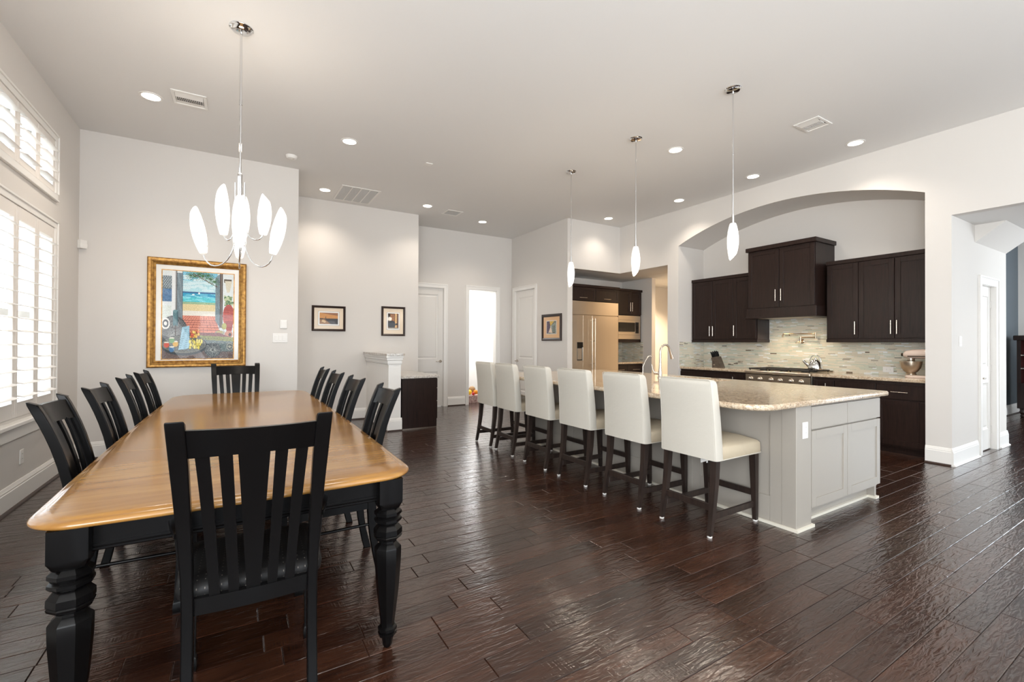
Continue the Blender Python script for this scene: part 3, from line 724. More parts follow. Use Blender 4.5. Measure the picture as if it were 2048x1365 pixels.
# ------------------------------------------------------------------ island
IX0, IX1, IY0, IY1 = 3.33, 4.68, 1.665, 5.10
isl = thing('kitchen_island', 'large pale grey painted kitchen island body with panelled sides', 'island', ((IX0+IX1)/2, (IY0+IY1)/2, 0))
b = B(); b.box((IX0+.025, IY0+.20, .0), (IX1-.0, IY1, .875)); b.box((IX0+.02, IY0+.02, .11), (IX1-.02, IY0+.21, .875)); b.box((IX0+.01, IY0+.085, 0), (IX1-.01, IY0+.21, .12))
b.box((IX0+.21, IY0+.0, .866), (IX1, IY0+.03, .875)); obj('body', b, M['island'], isl)
b = B(); b.box((IX0, IY0, 0), (IX0+.205, IY0+.10, .875), bev=.003); obj('corner_post', b, M['island'], isl)
b = B(); b.box((IX1-.03, IY0+.03, 0), (IX1, IY0+.21, .875)); obj('end_panel', b, M['island'], isl)
Pe = lambda u, z, d: (u, IY0-d, z)
for u0, u1 in ((IX0+.215, 4.088), (4.096, IX1)):
    b = B(); fb(Pe, b, u0, u1, .694, .860, -.02, 0, bev=.003); obj('drawer', b, M['island'], isl)
    b = B(); shaker(b, lambda u, z, d: (u, IY0+.02-d, z), u0, u1, .130, .684, .02, .062); obj('cabinet_door', b, M['island'], isl)
Ps = lambda u, z, d: (IX0+.025-d, u, z)
edges = [IY0+.10, 2.51, 3.36, 4.22, IY1]
for i in range(4):
    a, c = edges[i], edges[i+1]; b = B()
    fb(Ps, b, a, a+.085, .0, .875, 0, .022, bev=.002); fb(Ps, b, c-.085, c, .0, .875, 0, .022, bev=.002)
    fb(Ps, b, a+.085, c-.085, .0, .20, 0, .0218); fb(Ps, b, a+.085, c-.085, .79, .875, 0, .0218); fb(Ps, b, a+.083, c-.083, .198, .792, 0, .010)
    obj('side_panel', b, M['island'], isl)
b = B()
for (x0_, y0_, x1_, y1_) in ((IX0-.016, IY0, IX0+.0, IY1), (IX0-.016, IY0-.016, IX0+.221, IY0), (IX0+.205, IY0, IX0+.221, IY0+.070), (IX0+.205, IY0+.070, IX1-.04, IY0+.085), (IX1-.045, IY0+.029, IX1-.029, IY0+.070), (IX1-.045, IY0+.013, IX1+.012, IY0+.029), (IX1, IY0+.029, IX1+.012, IY0+.2)):
    b.prism([(0, 0), (1, 0), (1, .016), (.6, .022), (0, .024)] if False else [(x0_, y0_), (x1_, y0_), (x1_, y1_), (x0_, y1_)], 'Z', 0, .020)
obj('shoe_moulding', b, M['creamshoe'], isl)
def outlet(name, P, u, z, label, horiz=False, rocker=0, w=.072, h=.116, toggle=False):
    c = P(u, z, 0); t = thing(name, label, 'switch' if rocker or toggle else 'outlet', c)
    if horiz: w, h = h, w
    b = B(); fb(P, b, u-w/2, u+w/2, z-h/2, z+h/2, 0, .006, bev=.002); obj('plate', b, M['plastic'], t)
    if rocker:
        for i in range(rocker):
            uu = u+(i-(rocker-1)/2)*.046; b = B(); fb(P, b, uu-.016, uu+.016, z-.033, z+.033, .006, .010, bev=.0015); obj('rocker', b, M['plastic'], t)
    elif toggle:
        b = B(); fb(P, b, u-.012, u+.012, z-.03, z+.03, .006, .012, bev=.002); obj('dimmer', b, M['plastic'], t)
    else:
        for s in (-1, 1):
            uu, zz = (u+s*.02, z) if horiz else (u, z+s*.02)
            b = B(); fb(P, b, uu-.016, uu+.016, zz-.0145, zz+.0145, .006, .0075, bev=.0005); r_ = obj('receptacle', b, M['plastic'], t)
            b = B()
            for q in (-.006, .006):
                a_, b_ = (uu-.004, zz+q) if horiz else (uu+q, zz+.003)
                hw = (.0035, .001) if horiz else (.001, .0035)
                fb(P, b, a_-hw[0], a_+hw[0], b_-hw[1], b_+hw[1], .0075, .0080)
            obj('slots', b, M['darkhole'], r_)
    return t
outlet('wall_outlet', Pe, 3.443, .700, 'white outlet plate on the grey island corner post')

ct = B(); CX0, CX1, CY0, CY1 = 2.835, 4.765, 1.625, 5.20
def cpoly(i):
    pts = []
    def arc(cx, cy, r, a0, a1, n=8):
        r = max(r-i, .003)
        for k in range(n+1): a = math.radians(a0+(a1-a0)*k/n); pts.append((cx+r*math.cos(a), cy+r*math.sin(a)))
    arc(CX0+.20, CY0+.20, .20, 180, 270, 12); arc(CX1-.035, CY0+.035, .035, 270, 360, 4); arc(CX1-.03, CY1-.03, .03, 0, 90, 3); arc(CX0+.20, CY1-.20, .20, 90, 180, 10)
    return pts
prof = [(.875, .012), (.878, .005), (.885, .0), (.903, .0), (.911, .004), (.915, .012)]
outer = [[(x, y, z) for x, y in cpoly(i)] for z, i in prof]
ct.loft(outer, sm=True, cap=False)
# top and bottom with the sink cut out: triangulated
SX0, SX1, SY0, SY1 = 4.25, 4.62, 2.95, 3.72
hole = rrect((SX0+SX1)/2, (SY0+SY1)/2, (SX1-SX0)/2, (SY1-SY0)/2, .03, 3)
def fill(outer_pts, hole_pts, z):
    bm = bmesh.new(); es = []
    for loop in (outer_pts, hole_pts):
        vs = [bm.verts.new((x, y, z)) for x, y in loop]
        es += [bm.edges.new((vs[i], vs[(i+1) % len(vs)])) for i in range(len(vs))]
    bmesh.ops.triangle_fill(bm, edges=es, use_beauty=True); bm.verts.index_update()
    v = [tuple(q.co) for q in bm.verts]; f = [tuple(q.index for q in fc.verts) for fc in bm.faces]; bm.free(); return v, f
for z, i in ((.915, .012), (.875, .012)): ct.add(*fill(cpoly(i), hole, z))
ct.loft([[(x, y, z) for x, y in hole] for z in (.875, .915)], cap=False)
o = tag(obj('island_countertop', ct, M['granite']), 'beige speckled granite slab with rounded corners on the island', 'countertop')
b = B(); h2 = lambda e, z: [(x, y, z) for x, y in rrect((SX0+SX1)/2, (SY0+SY1)/2, (SX1-SX0)/2+e, (SY1-SY0)/2+e, .03, 3)]
b.loft([h2(.012, .874), h2(.004, .874), h2(.0, .70), h2(-.03, .69)], cap=False); b.add(h2(-.03, .69), [tuple(range(len(hole)))])
tag(obj('sink', b, M['steel']), 'undermount stainless sink set in the island granite', 'sink')
# main faucet
FX, FY, Z0 = 4.155, 3.56, .915
fa = thing('kitchen_faucet', 'tall arched brushed nickel pull-down faucet on the island', 'faucet', (FX, FY, Z0))
b = B(); b.lathe([(.030, Z0), (.030, Z0+.006), (.026, Z0+.012), (.022, Z0+.05), (.016, Z0+.12), (.0135, Z0+.18)], (FX, FY, 0), 18); obj('base', b, M['nickel'], fa)
b = B(); pts = [(FX, FY, Z0+.17), (FX, FY, Z0+.28)]
for a in np.linspace(180, 25, 12): pts.append((FX+.085+.085*math.cos(math.radians(a)), FY-.0, Z0+.29+.095*math.sin(math.radians(a))))
b.tube(pts, .0125, 12); obj('neck', b, M['nickel'], fa)
b = B(); p = Vector(pts[-1]); d = Vector((.42, 0, -1)).normalized(); b.tube([p-d*.01, p+d*.03, p+d*.075, p+d*.115], [.014, .016, .019, .023], 14); obj('spray_head', b, M['nickel'], fa)
b = B(); b.tube([(FX, FY, Z0+.055), (FX-.035, FY+.06, Z0+.058)], [.017, .019], 12); b.tube([(FX-.034, FY+.058, Z0+.06), (FX-.042, FY+.072, Z0+.10), (FX-.052, FY+.080, Z0+.155)], [.008, .006, .005], 8); obj('lever', b, M['nickel'], fa)
GX, GY = 4.09, 3.76
fa = thing('filter_faucet', 'small thin gooseneck faucet beside the main faucet', 'faucet', (GX, GY, Z0))
b = B(); b.lathe([(.018, Z0), (.018, Z0+.005), (.011, Z0+.012), (.010, Z0+.06), (.007, Z0+.07)], (GX, GY, 0), 14); obj('base', b, M['nickel'], fa)
b = B(); b.tube([(GX, GY, Z0+.06), (GX, GY, Z0+.125), (GX+.035, GY-.01, Z0+.195), (GX+.07, GY-.02, Z0+.245), (GX+.095, GY-.03, Z0+.253), (GX+.125, GY-.04, Z0+.225)], .0055, 8); obj('neck', b, M['nickel'], fa)
b = B(); b.tube([(GX, GY, Z0+.03), (GX-.045, GY+.02, Z0+.055)], [.005, .004], 8); b.tube([(GX-.038, GY+.002, Z0+.052), (GX-.052, GY+.042, Z0+.056)], .0035, 6); obj('lever', b, M['nickel'], fa)

# ------------------------------------------------------------------ kitchen alcove: base cabinets, counters, range, uppers, hood
XB = XK+.70; XF = 6.67; XU = 6.97
Pk = lambda u, z, d: (XF-d, u, z)          # base cabinet faces
Pu = lambda u, z, d: (XU-d, u, z)          # upper cabinet faces
def base_cabinet(y0, y1, label, cols):
    t = thing('base_cabinet', label, 'cabinet', ((XF+XB)/2, (y0+y1)/2, 0), 0, 'dark base cabinets beside the range')
    b = B(); b.box((XF, y0, .10), (XB-.004, y1, .873)); b.box((XF+.07, y0, 0), (XB-.004, y1, .10)); obj('carcass', b, M['cab'], t)
    b = B(); b.box((XF+.058, y0, 0), (XF+.07, y1, .018)); obj('shoe_moulding', b, M['shoe'], t)
    for u0, u1, kind in cols:
        if kind == 'pull':
            b = B(); shaker(b, Pk, u0+.004, u1-.004, .125, .835, st=.05); d_ = obj('cabinet_door', b, M['cab'], t)
            bar_pull(Pk, u1-.035 if u0 > 3.5 else u0+.09, .74, .12, True, .02, parent=d_)
        else:
            b = B(); fb(Pk, b, u0+.004, u1-.004, .668, .835, 0, .02, bev=.003); d_ = obj('drawer', b, M['cab'], t); bar_pull(Pk, (u0+u1)/2, .752, .16, False, .02, parent=d_)
            b = B(); shaker(b, Pk, u0+.004, u1-.004, .125, .650); d_ = obj('cabinet_door', b, M['cab'], t)
    return t
base_cabinet(4.05, 5.255, 'dark base cabinet run left of the range below the knife block', [(4.05, 4.29, 'pull'), (4.29, 4.77, 'd'), (4.77, 5.255, 'd')])
base_cabinet(1.935, 3.115, 'dark base cabinet run right of the range below the stand mixer', [(1.935, 2.41, 'd'), (2.41, 2.86, 'd'), (2.86, 3.115, 'pull')])
def slab(name, x0, x1, y0, y1, z0, z1, mat, label, r=.006):
    b = B(); b.box((x0, y0, z0), (x1, y1, z1), bev=r); return tag(obj(name, b, mat), label, 'countertop')
slab('wall_countertop', XF-.035, XB-.004, 4.045, 5.257, .875, .915, M['granite'], 'granite counter left of the range carrying the knife block')
slab('wall_countertop', XF-.035, XB-.004, 1.933, 3.12, .875, .915, M['granite'], 'granite counter right of the range carrying the stand mixer')

# mosaic backsplash tiles, thousands of thin strips
tile_mats = [flat('tile_cream', rgb(222, 214, 194), .22, coat=.4), flat('tile_sand', rgb(213, 204, 182), .3), flat('tile_sage_glass', rgb(204, 208, 190), .08, coat=1),
             flat('tile_white_glass', rgb(236, 238, 234), .05, coat=1), flat('tile_taupe', rgb(172, 164, 148), .2, coat=.5), flat('tile_bronze', rgb(110, 96, 80), .15, coat=.8), flat('grout', rgb(196, 188, 170), .8)]
trg = random.Random(5)
def mosaic(name, P, u0, u1, z0, z1, parent, dark=.05):
    b = B(); fb(P, b, u0, u1, z0, z1, 0, .003, mi=6); z = z0
    while z < z1-.004:
        h = trg.choice([.009, .009, .012, .012, .0165]); zt = min(z+h, z1); u = u0-trg.random()*.1
        while u < u1:
            L = trg.choice([.05, .075, .10, .15, .15, .20]); a, c = max(u, u0), min(u+L, u1)
            q = trg.random(); mi = 5 if q < dark*.35 else 4 if q < dark*.6+.03 else 3 if q < dark+.13 else 2 if q < .48 else 1 if q < .66 else 0
            if c-a > .004:
                if mi in (3, 4, 5) and c-a > .11: c2 = a+.09; fb(P, b, a+.0006, c2-.0006, z+.0006, zt-.0006, .003, .0075+trg.random()*.0012, mi=mi); fb(P, b, c2+.0006, c-.0006, z+.0006, zt-.0006, .003, .0075, mi=0)
                else: fb(P, b, a+.0006, c-.0006, z+.0006, zt-.0006, .003, .0070+trg.random()*.0015, mi=mi)
            u += L
        z = zt
    o = obj(name, b, tile_mats, parent); o['kind'] = 'stuff'; return o
wa = bpy.data.objects['wall_alcove']
Pb = lambda u, z, d: (XB-d, u, z)
mosaic('backsplash_tiles', Pb, 1.935, 5.255, .915, 1.345, wa)
mosaic('backsplash_tiles', Pb, 3.10, 4.05, 1.345, 1.72, wa)
mosaic('backsplash_tiles', lambda u, z, d: (u, 5.26-d, z), XK+.03, XB-.01, .915, 1.345, wa, dark=.12)

def upper_cabinet(y0, y1, label, doors, z0=1.34, z1=2.44):
    t = thing('wall_cabinet', label, 'cabinet', ((XU+XB)/2, (y0+y1)/2, z0), 0, 'dark upper cabinets either side of the hood')
    b = B(); b.box((XU, y0, z0+.045), (XB-.004, y1, z1)); obj('carcass', b, M['cab'], t)
    b = B(); b.box((XU-.020, y0-.010, z0), (XB-.004, y1, z0+.045), bev=.004); obj('light_rail', b, M['cab'], t)
    b = B(); b.box((XU-.028, y0-.006, z1-.042), (XB-.004, y1, z1+.010), bev=.004); obj('crown', b, M['cab'], t)
    for u0, u1, hs in doors:
        b = B(); shaker(b, Pu, u0+.003, u1-.003, z0+.055, z1-.05); d_ = obj('cabinet_door', b, M['cab'], t)
        bar_pull(Pu, u0+.03 if hs < 0 else u1-.03, z0+.19, .17, True, .02, parent=d_)
upper_cabinet(4.06, 5.25, 'dark three-door upper cabinet left of the hood', [(4.07, 4.462, 1), (4.462, 4.845, 1), (4.845, 5.245, -1)])
upper_cabinet(1.94, 3.085, 'dark three-door upper cabinet right of the hood', [(1.94, 2.325, 1), (2.325, 2.708, -1), (2.708, 3.075, -1)])
Ph = lambda u, z, d: (6.76-d, u, z)
t = thing('hood_cabinet', 'tall dark cabinet-style range hood projecting above the stove', 'range hood', (7.0, 3.61, 1.70))
b = B(); b.box((6.76, 3.13, 1.80), (XB-.004, 4.08, 2.735)); obj('carcass', b, M['cab'], t)
b = B(); b.box((6.715, 3.105, 2.725), (XB-.004, 4.105, 2.785), bev=.004); obj('crown', b, M['cab'], t)
b = B(); b.box((6.735, 3.11, 1.715), (XB-.004, 4.10, 1.845), bev=.003); b.box((6.715, 3.10, 1.70), (XB-.004, 4.11, 1.722), bev=.003); obj('valance', b, M['cab'], t)
for u0, u1, hu in ((3.135, 3.606, 3.572), (3.614, 4.075, 3.65)):
    b = B(); shaker(b, Ph, u0, u1, 1.855, 2.715); d_ = obj('cabinet_door', b, M['cab'], t); bar_pull(Ph, hu, 2.03, .17, True, .02, parent=d_)
b = B(); b.box((6.80, 3.25, 1.697), (7.2, 3.95, 1.70)); obj('filter', b, M['steel'], t)
for yy in (3.40, 3.80): spot((7.0, yy, 1.69), 17, (1, .80, .56), 'hood_light', 130)

# range
RX = 6.615
t = thing('gas_range', 'wide stainless gas range with six knobs below the hood', 'stove', (6.95, 3.575, 0))
b = B(); b.box((RX+.03, 3.125, .10), (XB-.01, 4.035, .90), bev=.003); obj('body', b, M['steel'], t)
b = B(); b.prism([(RX+.03, .73), (RX, .735), (RX-.006, .86), (RX+.03, .87)], 'Y', 3.125, 4.035); obj('control_panel', b, M['steel'], t)
b = B(); b.box((RX-.028, 3.122, .872), (XB-.02, 4.038, .918), bev=.010); obj('cooktop', b, M['steel'], t)
b = B(); b.box((RX+.0, 3.16, .15), (RX+.03, 4.0, .70), bev=.004); d_ = obj('oven_door', b, M['steel'], t)
b = B(); b.tube([(RX-.05, 3.18, .665), (RX-.05, 3.98, .665)], .013, 10); b.box((RX-.05, 3.2, .655), (RX, 3.22, .675)); b.box((RX-.05, 3.94, .655), (RX, 3.96, .675)); obj('handle', b, M['steel'], d_)
for yy in (3.955, 3.815, 3.655, 3.525, 3.375, 3.245):
    b = B(); b.lathe([(.033, .0), (.034, -.006), (.030, -.010)], (RX-.001, yy, .798), 20, axis='X'); kn = obj('knob', b, M['steel'], t)
    b = B(); b.lathe([(.024, -.010), (.023, -.030), (.018, -.036), (.004, -.038)], (RX-.001, yy, .798), 16, axis='X'); b.box((RX-.047, yy-.004, .776), (RX-.03, yy+.004, .822), bev=.002); obj('knob_grip', b, M['nickel'], kn)
b = B(); b.prism([(3.535, .850), (3.64, .850), (3.64, .854), (3.535, .854)], 'X', RX-.0068, RX-.004)
for i in range(10): b.box((RX-.0075, 3.54+i*.0095, .8495), (RX-.0055, 3.545+i*.0095, .8555))
obj('badge', b, M['bronze'], t)
b = B()
for y0 in (3.15, 3.44, 3.735):
    y1 = y0+.275; x0, x1 = RX+.03, XB-.10
    for (a, c, e, f_) in ((x0, y0, x1, y0+.014), (x0, y1-.014, x1, y1), (x0, y0, x0+.014, y1), (x1-.014, y0, x1, y1), (x0, (y0+y1)/2-.007, x1, (y0+y1)/2+.007)): b.box((a, c, .935), (e, f_, .952), bev=.003)
    for i in range(1, 8): xx = x0+(x1-x0)*i/8; b.box((xx-.005, y0, .938), (xx+.005, y1, .950))
    for xx in (x0+.01, x1-.02): b.box((xx, y0+.01, .917), (xx+.01, y0+.02, .94)); b.box((xx, y1-.02, .917), (xx+.01, y1-.01, .94))
    for xx in (x0+.15, x1-.15): b.lathe([(.045, .918), (.045, .925), (.03, .932)], (xx, (y0+y1)/2, 0), 14)
obj('grates', b, M['iron'], t)
b = B(); b.box((XB-.05, 3.13, .90), (XB-.012, 4.03, .935)); obj('rear_trim', b, M['steel'], t)

# kettle on the right rear burner
KX, KY, KZ = 6.98, 3.235, .952
t = thing('tea_kettle', 'shiny steel tea kettle on the right side of the range', 'kettle', (KX, KY, KZ))
b = B(); b.lathe([(.070, KZ), (.088, KZ+.004), (.092, KZ+.02), (.086, KZ+.06), (.070, KZ+.105), (.048, KZ+.132), (.040, KZ+.138)], (KX, KY, 0), 28); obj('body', b, M['chrome'], t)
b = B(); b.lathe([(.040, KZ+.137), (.037, KZ+.146), (.015, KZ+.152), (.010, KZ+.156), (.014, KZ+.165), (.004, KZ+.172)], (KX, KY, 0), 20); obj('lid', b, M['chrome'], t)
b = B(); b.tube([(KX-.01, KY+.07, KZ+.045), (KX-.015, KY+.115, KZ+.085), (KX-.02, KY+.15, KZ+.125)], [.026, .018, .013], 12); obj('spout', b, M['chrome'], t)
b = B(); b.tube([(KX, KY+.062*math.cos(a)*1.15, KZ+.112+.098*math.sin(a)) for a in np.linspace(0, PI, 13)], .0055, 8); obj('handle', b, M['chrome'], t)

# pot filler
t = thing('pot_filler', 'wall-mounted articulated pot filler faucet above the range', 'faucet', (XB, 3.56, 1.37))
b = B(); b.lathe([(.032, 0), (.032, -.008), (.018, -.016), (.014, -.055)], (XB-.008, 3.56, 1.355), 16, axis='X'); obj('flange', b, M['brass'], t)
b = B(); b.tube([(XB-.06, 3.56, 1.335), (XB-.06, 3.56, 1.425)], .012, 10); b.tube([(XB-.06, 3.60, 1.345), (XB-.06, 3.53, 1.345)], .009, 8); b.tube([(XB-.06, 3.60, 1.345), (XB-.075, 3.625, 1.33)], .006, 8); obj('valve', b, M['brass'], t)
b = B(); b.tube([(XB-.06, 3.56, 1.415), (XB-.075, 3.345, 1.415)], .0075, 8); b.tube([(XB-.075, 3.345, 1.395), (XB-.075, 3.345, 1.485)], .011, 10); b.tube([(XB-.075, 3.335, 1.470), (XB-.12, 3.78, 1.470)], .0075, 8); obj('jointed_arm', b, M['brass'], t)
b = B(); b.tube([(XB-.12, 3.775, 1.474), (XB-.12, 3.79, 1.44), (XB-.12, 3.79, 1.415)], [.009, .010, .008], 8); b.tube([(XB-.115, 3.70, 1.47), (XB-.135, 3.68, 1.44)], .004, 6); obj('spout', b, M['brass'], t)

# knife block
nx, ny = 6.98, 4.74
t = thing('knife_block', 'dark wooden knife block full of black-handled knives', 'knife block', (nx, ny, .915))
b = B(); b.prism([(ny+.085, .915), (ny+.085, 1.01), (ny+.105, 1.075), (ny-.01, 1.10), (ny-.085, .915)], 'X', nx-.055, nx+.055)
obj('block', b, wood('knife_block_wood', rgb(66, 56, 48), rgb(96, 84, 72), .45), t)
b = B(); b.loft([[(nx-.0555, ny+.045+.022*math.cos(a), .957+.010*math.sin(a)) for a in np.linspace(0, 2*PI, 15)[:-1]], [(nx-.0575, ny+.045+.022*math.cos(a), .957+.010*math.sin(a)) for a in np.linspace(0, 2*PI, 15)[:-1]]]); obj('oval_emblem', b, M['nickel'], t)
for r_ in range(3):
    for c_ in range(4):
        x = nx-.04+.026*c_; yy = ny+.085-.035*r_; zb = 1.075+.010*r_; d = Vector((0, .35, 1)).normalized(); p = Vector((x, yy, zb)); L = .10-.012*(c_ % 2)
        b = B(); b.tube([p-d*.02, p+d*.01], .006, 6); b.tube([p+d*.01, p+d*.05, p+d*L], [.0095, .0085, .011], 8); b.tube([p+d*L, p+d*(L+.004)], .0105, 8); obj('knife_handle', b, M['black'] if True else None, t)

# stand mixer, half hidden by the pillar
mx, my = 6.98, 2.12
M['mixer'] = flat('mixer_enamel', rgb(226, 205, 190), .18, coat=.6)
t = thing('stand_mixer', 'pale stand mixer with a polished steel bowl by the right pillar', 'mixer', (mx, my, .915))
b = B(); b.loft([[(mx+x, my-.04+y, z) for x, y in rrect(0, 0, .10-i, .145-i, .08-i, 5)] for z, i in ((.915, .004), (.922, 0), (.938, .002), (.945, .012))], sm=True)
b.loft([[(mx+x*q, my-.145+y*q, z) for x, y in rrect(0, 0, .052, .040, .03, 4)] for z, q in ((.935, 1.15), (1.0, .95), (1.08, .92), (1.14, 1.0), (1.18, 1.05))], sm=True); obj('body', b, M['mixer'], t)
b = B(); rings = []
for yy, hx, hz, zc_ in ((my+.125, .024, .024, 1.190), (my+.118, .036, .036, 1.192), (my+.09, .052, .048, 1.196), (my+.03, .060, .056, 1.200), (my-.06, .062, .058, 1.203), (my-.14, .058, .054, 1.205), (my-.175, .045, .045, 1.205), (my-.19, .02, .02, 1.205)):
    rings.append([(mx+hx*math.cos(a), yy, zc_+hz*math.sin(a)) for a in np.linspace(0, 2*PI, 17)[:-1]])
b.loft(rings, sm=True); hd = obj('motor_head', b, M['mixer'], t)
b = B(); b.tube([(mx, my+.12, 1.19), (mx, my+.145, 1.19), (mx, my+.150, 1.19)], [.016, .020, .006], 12); obj('hub_cap', b, M['bronze'], hd)
b = B(); b.box((mx-.0625, my-.16, 1.168), (mx+.0625, my+.07, 1.178)); obj('trim_band', b, M['bronze'], hd)
b = B(); b.lathe([(.034, 1.10), (.037, 1.115), (.037, 1.15)], (mx, my+.055, 0), 18); b.lathe([(.010, 1.05), (.012, 1.10)], (mx, my+.055, 0), 8); obj('beater_shaft', b, M['nickel'], t)
b = B(); b.lathe([(.030, .948), (.050, .950), (.052, .962), (.040, .972), (.062, .985), (.092, 1.03), (.104, 1.08), (.106, 1.105), (.110, 1.107), (.110, 1.112), (.103, 1.110)], (mx, my+.055, 0), 32, cap=False); obj('bowl', b, M['steel'], t)
outlet('wall_outlet', lambda u, z, d: (XB-.009-d, u, z), 2.505, .985, 'white horizontal outlet on the mosaic backsplash near the mixer', horiz=True)

# ------------------------------------------------------------------ nook: refrigerator, microwave cabinet
FY0 = 6.75
Pn = lambda u, z, d: (u, FY0-d, z)
t = thing('refrigerator', 'built-in stainless two-door refrigerator with long bar handles', 'refrigerator', (6.03, 7.1, 0))
b = B(); b.box((5.425, FY0+.03, .09), (6.632, 7.45, 2.135)); obj('body', b, M['steel'], t)
b = B(); fb(Pn, b, 5.427, 6.630, 1.868, 2.132, -.03, .0, bev=.004); obj('top_grille', b, M['steel'], t)
fd = {}
for nm, u0, u1 in (('l', 5.427, 5.926), ('r', 5.930, 6.630)):
    b = B()
    if nm == 'l':
        wx0, wx1, wz0, wz1 = 5.555, 5.70, .98, 1.335
        fb(Pn, b, u0, wx0, .10, 1.855, -.03, 0, bev=.003); fb(Pn, b, wx1, u1, .10, 1.855, -.03, 0, bev=.003); fb(Pn, b, wx0, wx1, .10, wz0, -.03, 0); fb(Pn, b, wx0, wx1, wz1, 1.855, -.03, 0)
    else: fb(Pn, b, u0, u1, .10, 1.855, -.03, 0, bev=.003)
    fd[nm] = obj('fridge_door', b, M['steel'], t)
b = B(); fb(Pn, b, wx0, wx1, wz0, wz1, -.12, -.02); fb(Pn, b, wx0, wx1, wz1-.10, wz1, -.02, .003, bev=.001); obj('water_dispenser', b, M['ovenglass'], fd['l'])
b = B(); fb(Pn, b, wx0+.02, wx1-.02, wz0+.02, wz1-.12, -.02, -.012); fb(Pn, b, wx0-.004, wx1+.004, wz0-.008, wz0+.004, -.02, .006); obj('dispenser_back', b, M['nickel'], fd['l'])
for u, nm in ((5.895, 'l'), (5.965, 'r')):
    b = B(); b.tube([Pn(u, .40, .055), Pn(u, 1.80, .055)], .011, 12)
    for z in (.48, .92, 1.36, 1.76): b.tube([Pn(u, z, 0), Pn(u, z, .055)], .008, 8)
    obj('handle', b, M['steel'], fd[nm])
b = B(); fb(Pn, b, 5.43, 6.63, .0, .095, -.08, -.06); obj('toe_grille', b, M['darkhole'], t)
t = thing('fridge_cabinet', 'dark two-door cabinet above the refrigerator', 'cabinet', (6.03, 7.1, 2.14))
b = B(); b.box((5.40, FY0+.02, 2.14), (6.645, 7.60, 2.42)); b.box((6.632, FY0+.02, .0), (6.652, 7.60, 2.42)); obj('carcass', b, M['cab'], t)
b = B(); b.box((5.40, FY0-.02, 2.405), (6.66, 7.60, 2.455), bev=.004); obj('crown', b, M['cab'], t)
Pn2 = lambda u, z, d: (u, FY0+.02-d, z)
for u0, u1 in ((5.41, 6.015), (6.025, 6.64)):
    b = B(); shaker(b, Pn2, u0, u1, 2.145, 2.40, st=.045); d_ = obj('cabinet_door', b, M['cab'], t); bar_pull(Pn2, (u0+u1)/2+(-.03 if u0 < 6 else -.03), 2.195, .19, False, .02, parent=d_)
Pm = lambda u, z, d: (u, 7.02-d, z)
t = thing('microwave_cabinet', 'dark upper cabinet housing the built-in microwave', 'cabinet', (7.1, 7.3, 1.34))
b = B(); b.box((6.66, 7.02, 1.92), (7.565, 7.615, 2.45)); b.box((6.66, 7.02, 1.34), (6.68, 7.615, 1.92)); b.box((7.545, 7.02, 1.34), (7.565, 7.615, 1.92)); b.box((6.66, 7.02, 1.34), (7.565, 7.615, 1.40)); obj('carcass', b, M['cab'], t)
b = B(); b.box((6.66, 6.99, 2.435), (7.59, 7.615, 2.485), bev=.004); obj('crown', b, M['cab'], t)
for u0, u1, hu in ((6.67, 7.11, 7.205), (7.115, 7.56, 7.26)):
    b = B(); shaker(b, Pm, *((6.67, 7.228) if u0 < 7 else (7.234, 7.562)), 1.935, 2.43, st=.05); d_ = obj('cabinet_door', b, M['cab'], t); bar_pull(Pm, hu, 2.10, .19, True, .02, parent=d_)
t = thing('microwave_oven', 'built-in stainless microwave below the small upper cabinet', 'microwave', (7.1, 7.25, 1.40))
b = B(); fb(Pm, b, 6.685, 7.54, 1.405, 1.915, -.3, .015, bev=.004); obj('trim_kit', b, M['steel'], t)
b = B(); fb(Pm, b, 6.74, 7.51, 1.50, 1.82, .015, .03, bev=.004); obj('oven_door', b, M['steel'], t)
b = B(); fb(Pm, b, 6.79, 7.36, 1.565, 1.765, .03, .032); obj('window_glass', b, M['ovenglass'], t)
b = B(); fb(Pm, b, 7.37, 7.47, 1.535, 1.775, .03, .032); kp = obj('keypad', b, M['ovenglass'], t)
b = B()
for i in range(5):
    for j in range(3): fb(Pm, b, 7.382+j*.028, 7.400+j*.028, 1.55+i*.036, 1.566+i*.036, .032, .0328)
obj('buttons', b, M['bronze'], kp)
b = B(); b.tube([Pm(6.79, 1.838, .035), Pm(7.46, 1.838, .035)], .0, 4) if False else None
t = thing('nook_base_cabinet', 'small dark base cabinet beside the refrigerator', 'cabinet', (7.1, 7.3, 0))
b = B(); b.box((6.66, 7.0, .1), (7.595, 7.615, .873)); b.box((6.66, 7.07, 0), (7.595, 7.615, .1)); obj('carcass', b, M['cab'], t)
Pq = lambda u, z, d: (u, 7.0-d, z)
for u0, u1 in ((6.67, 7.125), (7.135, 7.59)):
    b = B(); fb(Pq, b, u0, u1, .668, .835, 0, .02, bev=.003); d_ = obj('drawer', b, M['cab'], t); bar_pull(Pq, (u0+u1)/2, .755, .22, False, .02, parent=d_)
    b = B(); shaker(b, Pq, u0, u1, .125, .65); obj('cabinet_door', b, M['cab'], t)
slab('nook_countertop', 6.655, 7.598, 6.965, 7.618, .875, .915, M['granite'], 'small granite counter beside the refrigerator')
mosaic('backsplash_tiles', lambda u, z, d: (u, 7.62-d, z), 6.66, 7.6, .915, 1.345, bpy.data.objects['wall_nook'], dark=.08)
mosaic('backsplash_tiles', lambda u, z, d: (7.6-d, u, z), 6.98, 7.615, .915, 1.345, bpy.data.objects['wall_nook_side'], dark=.12)
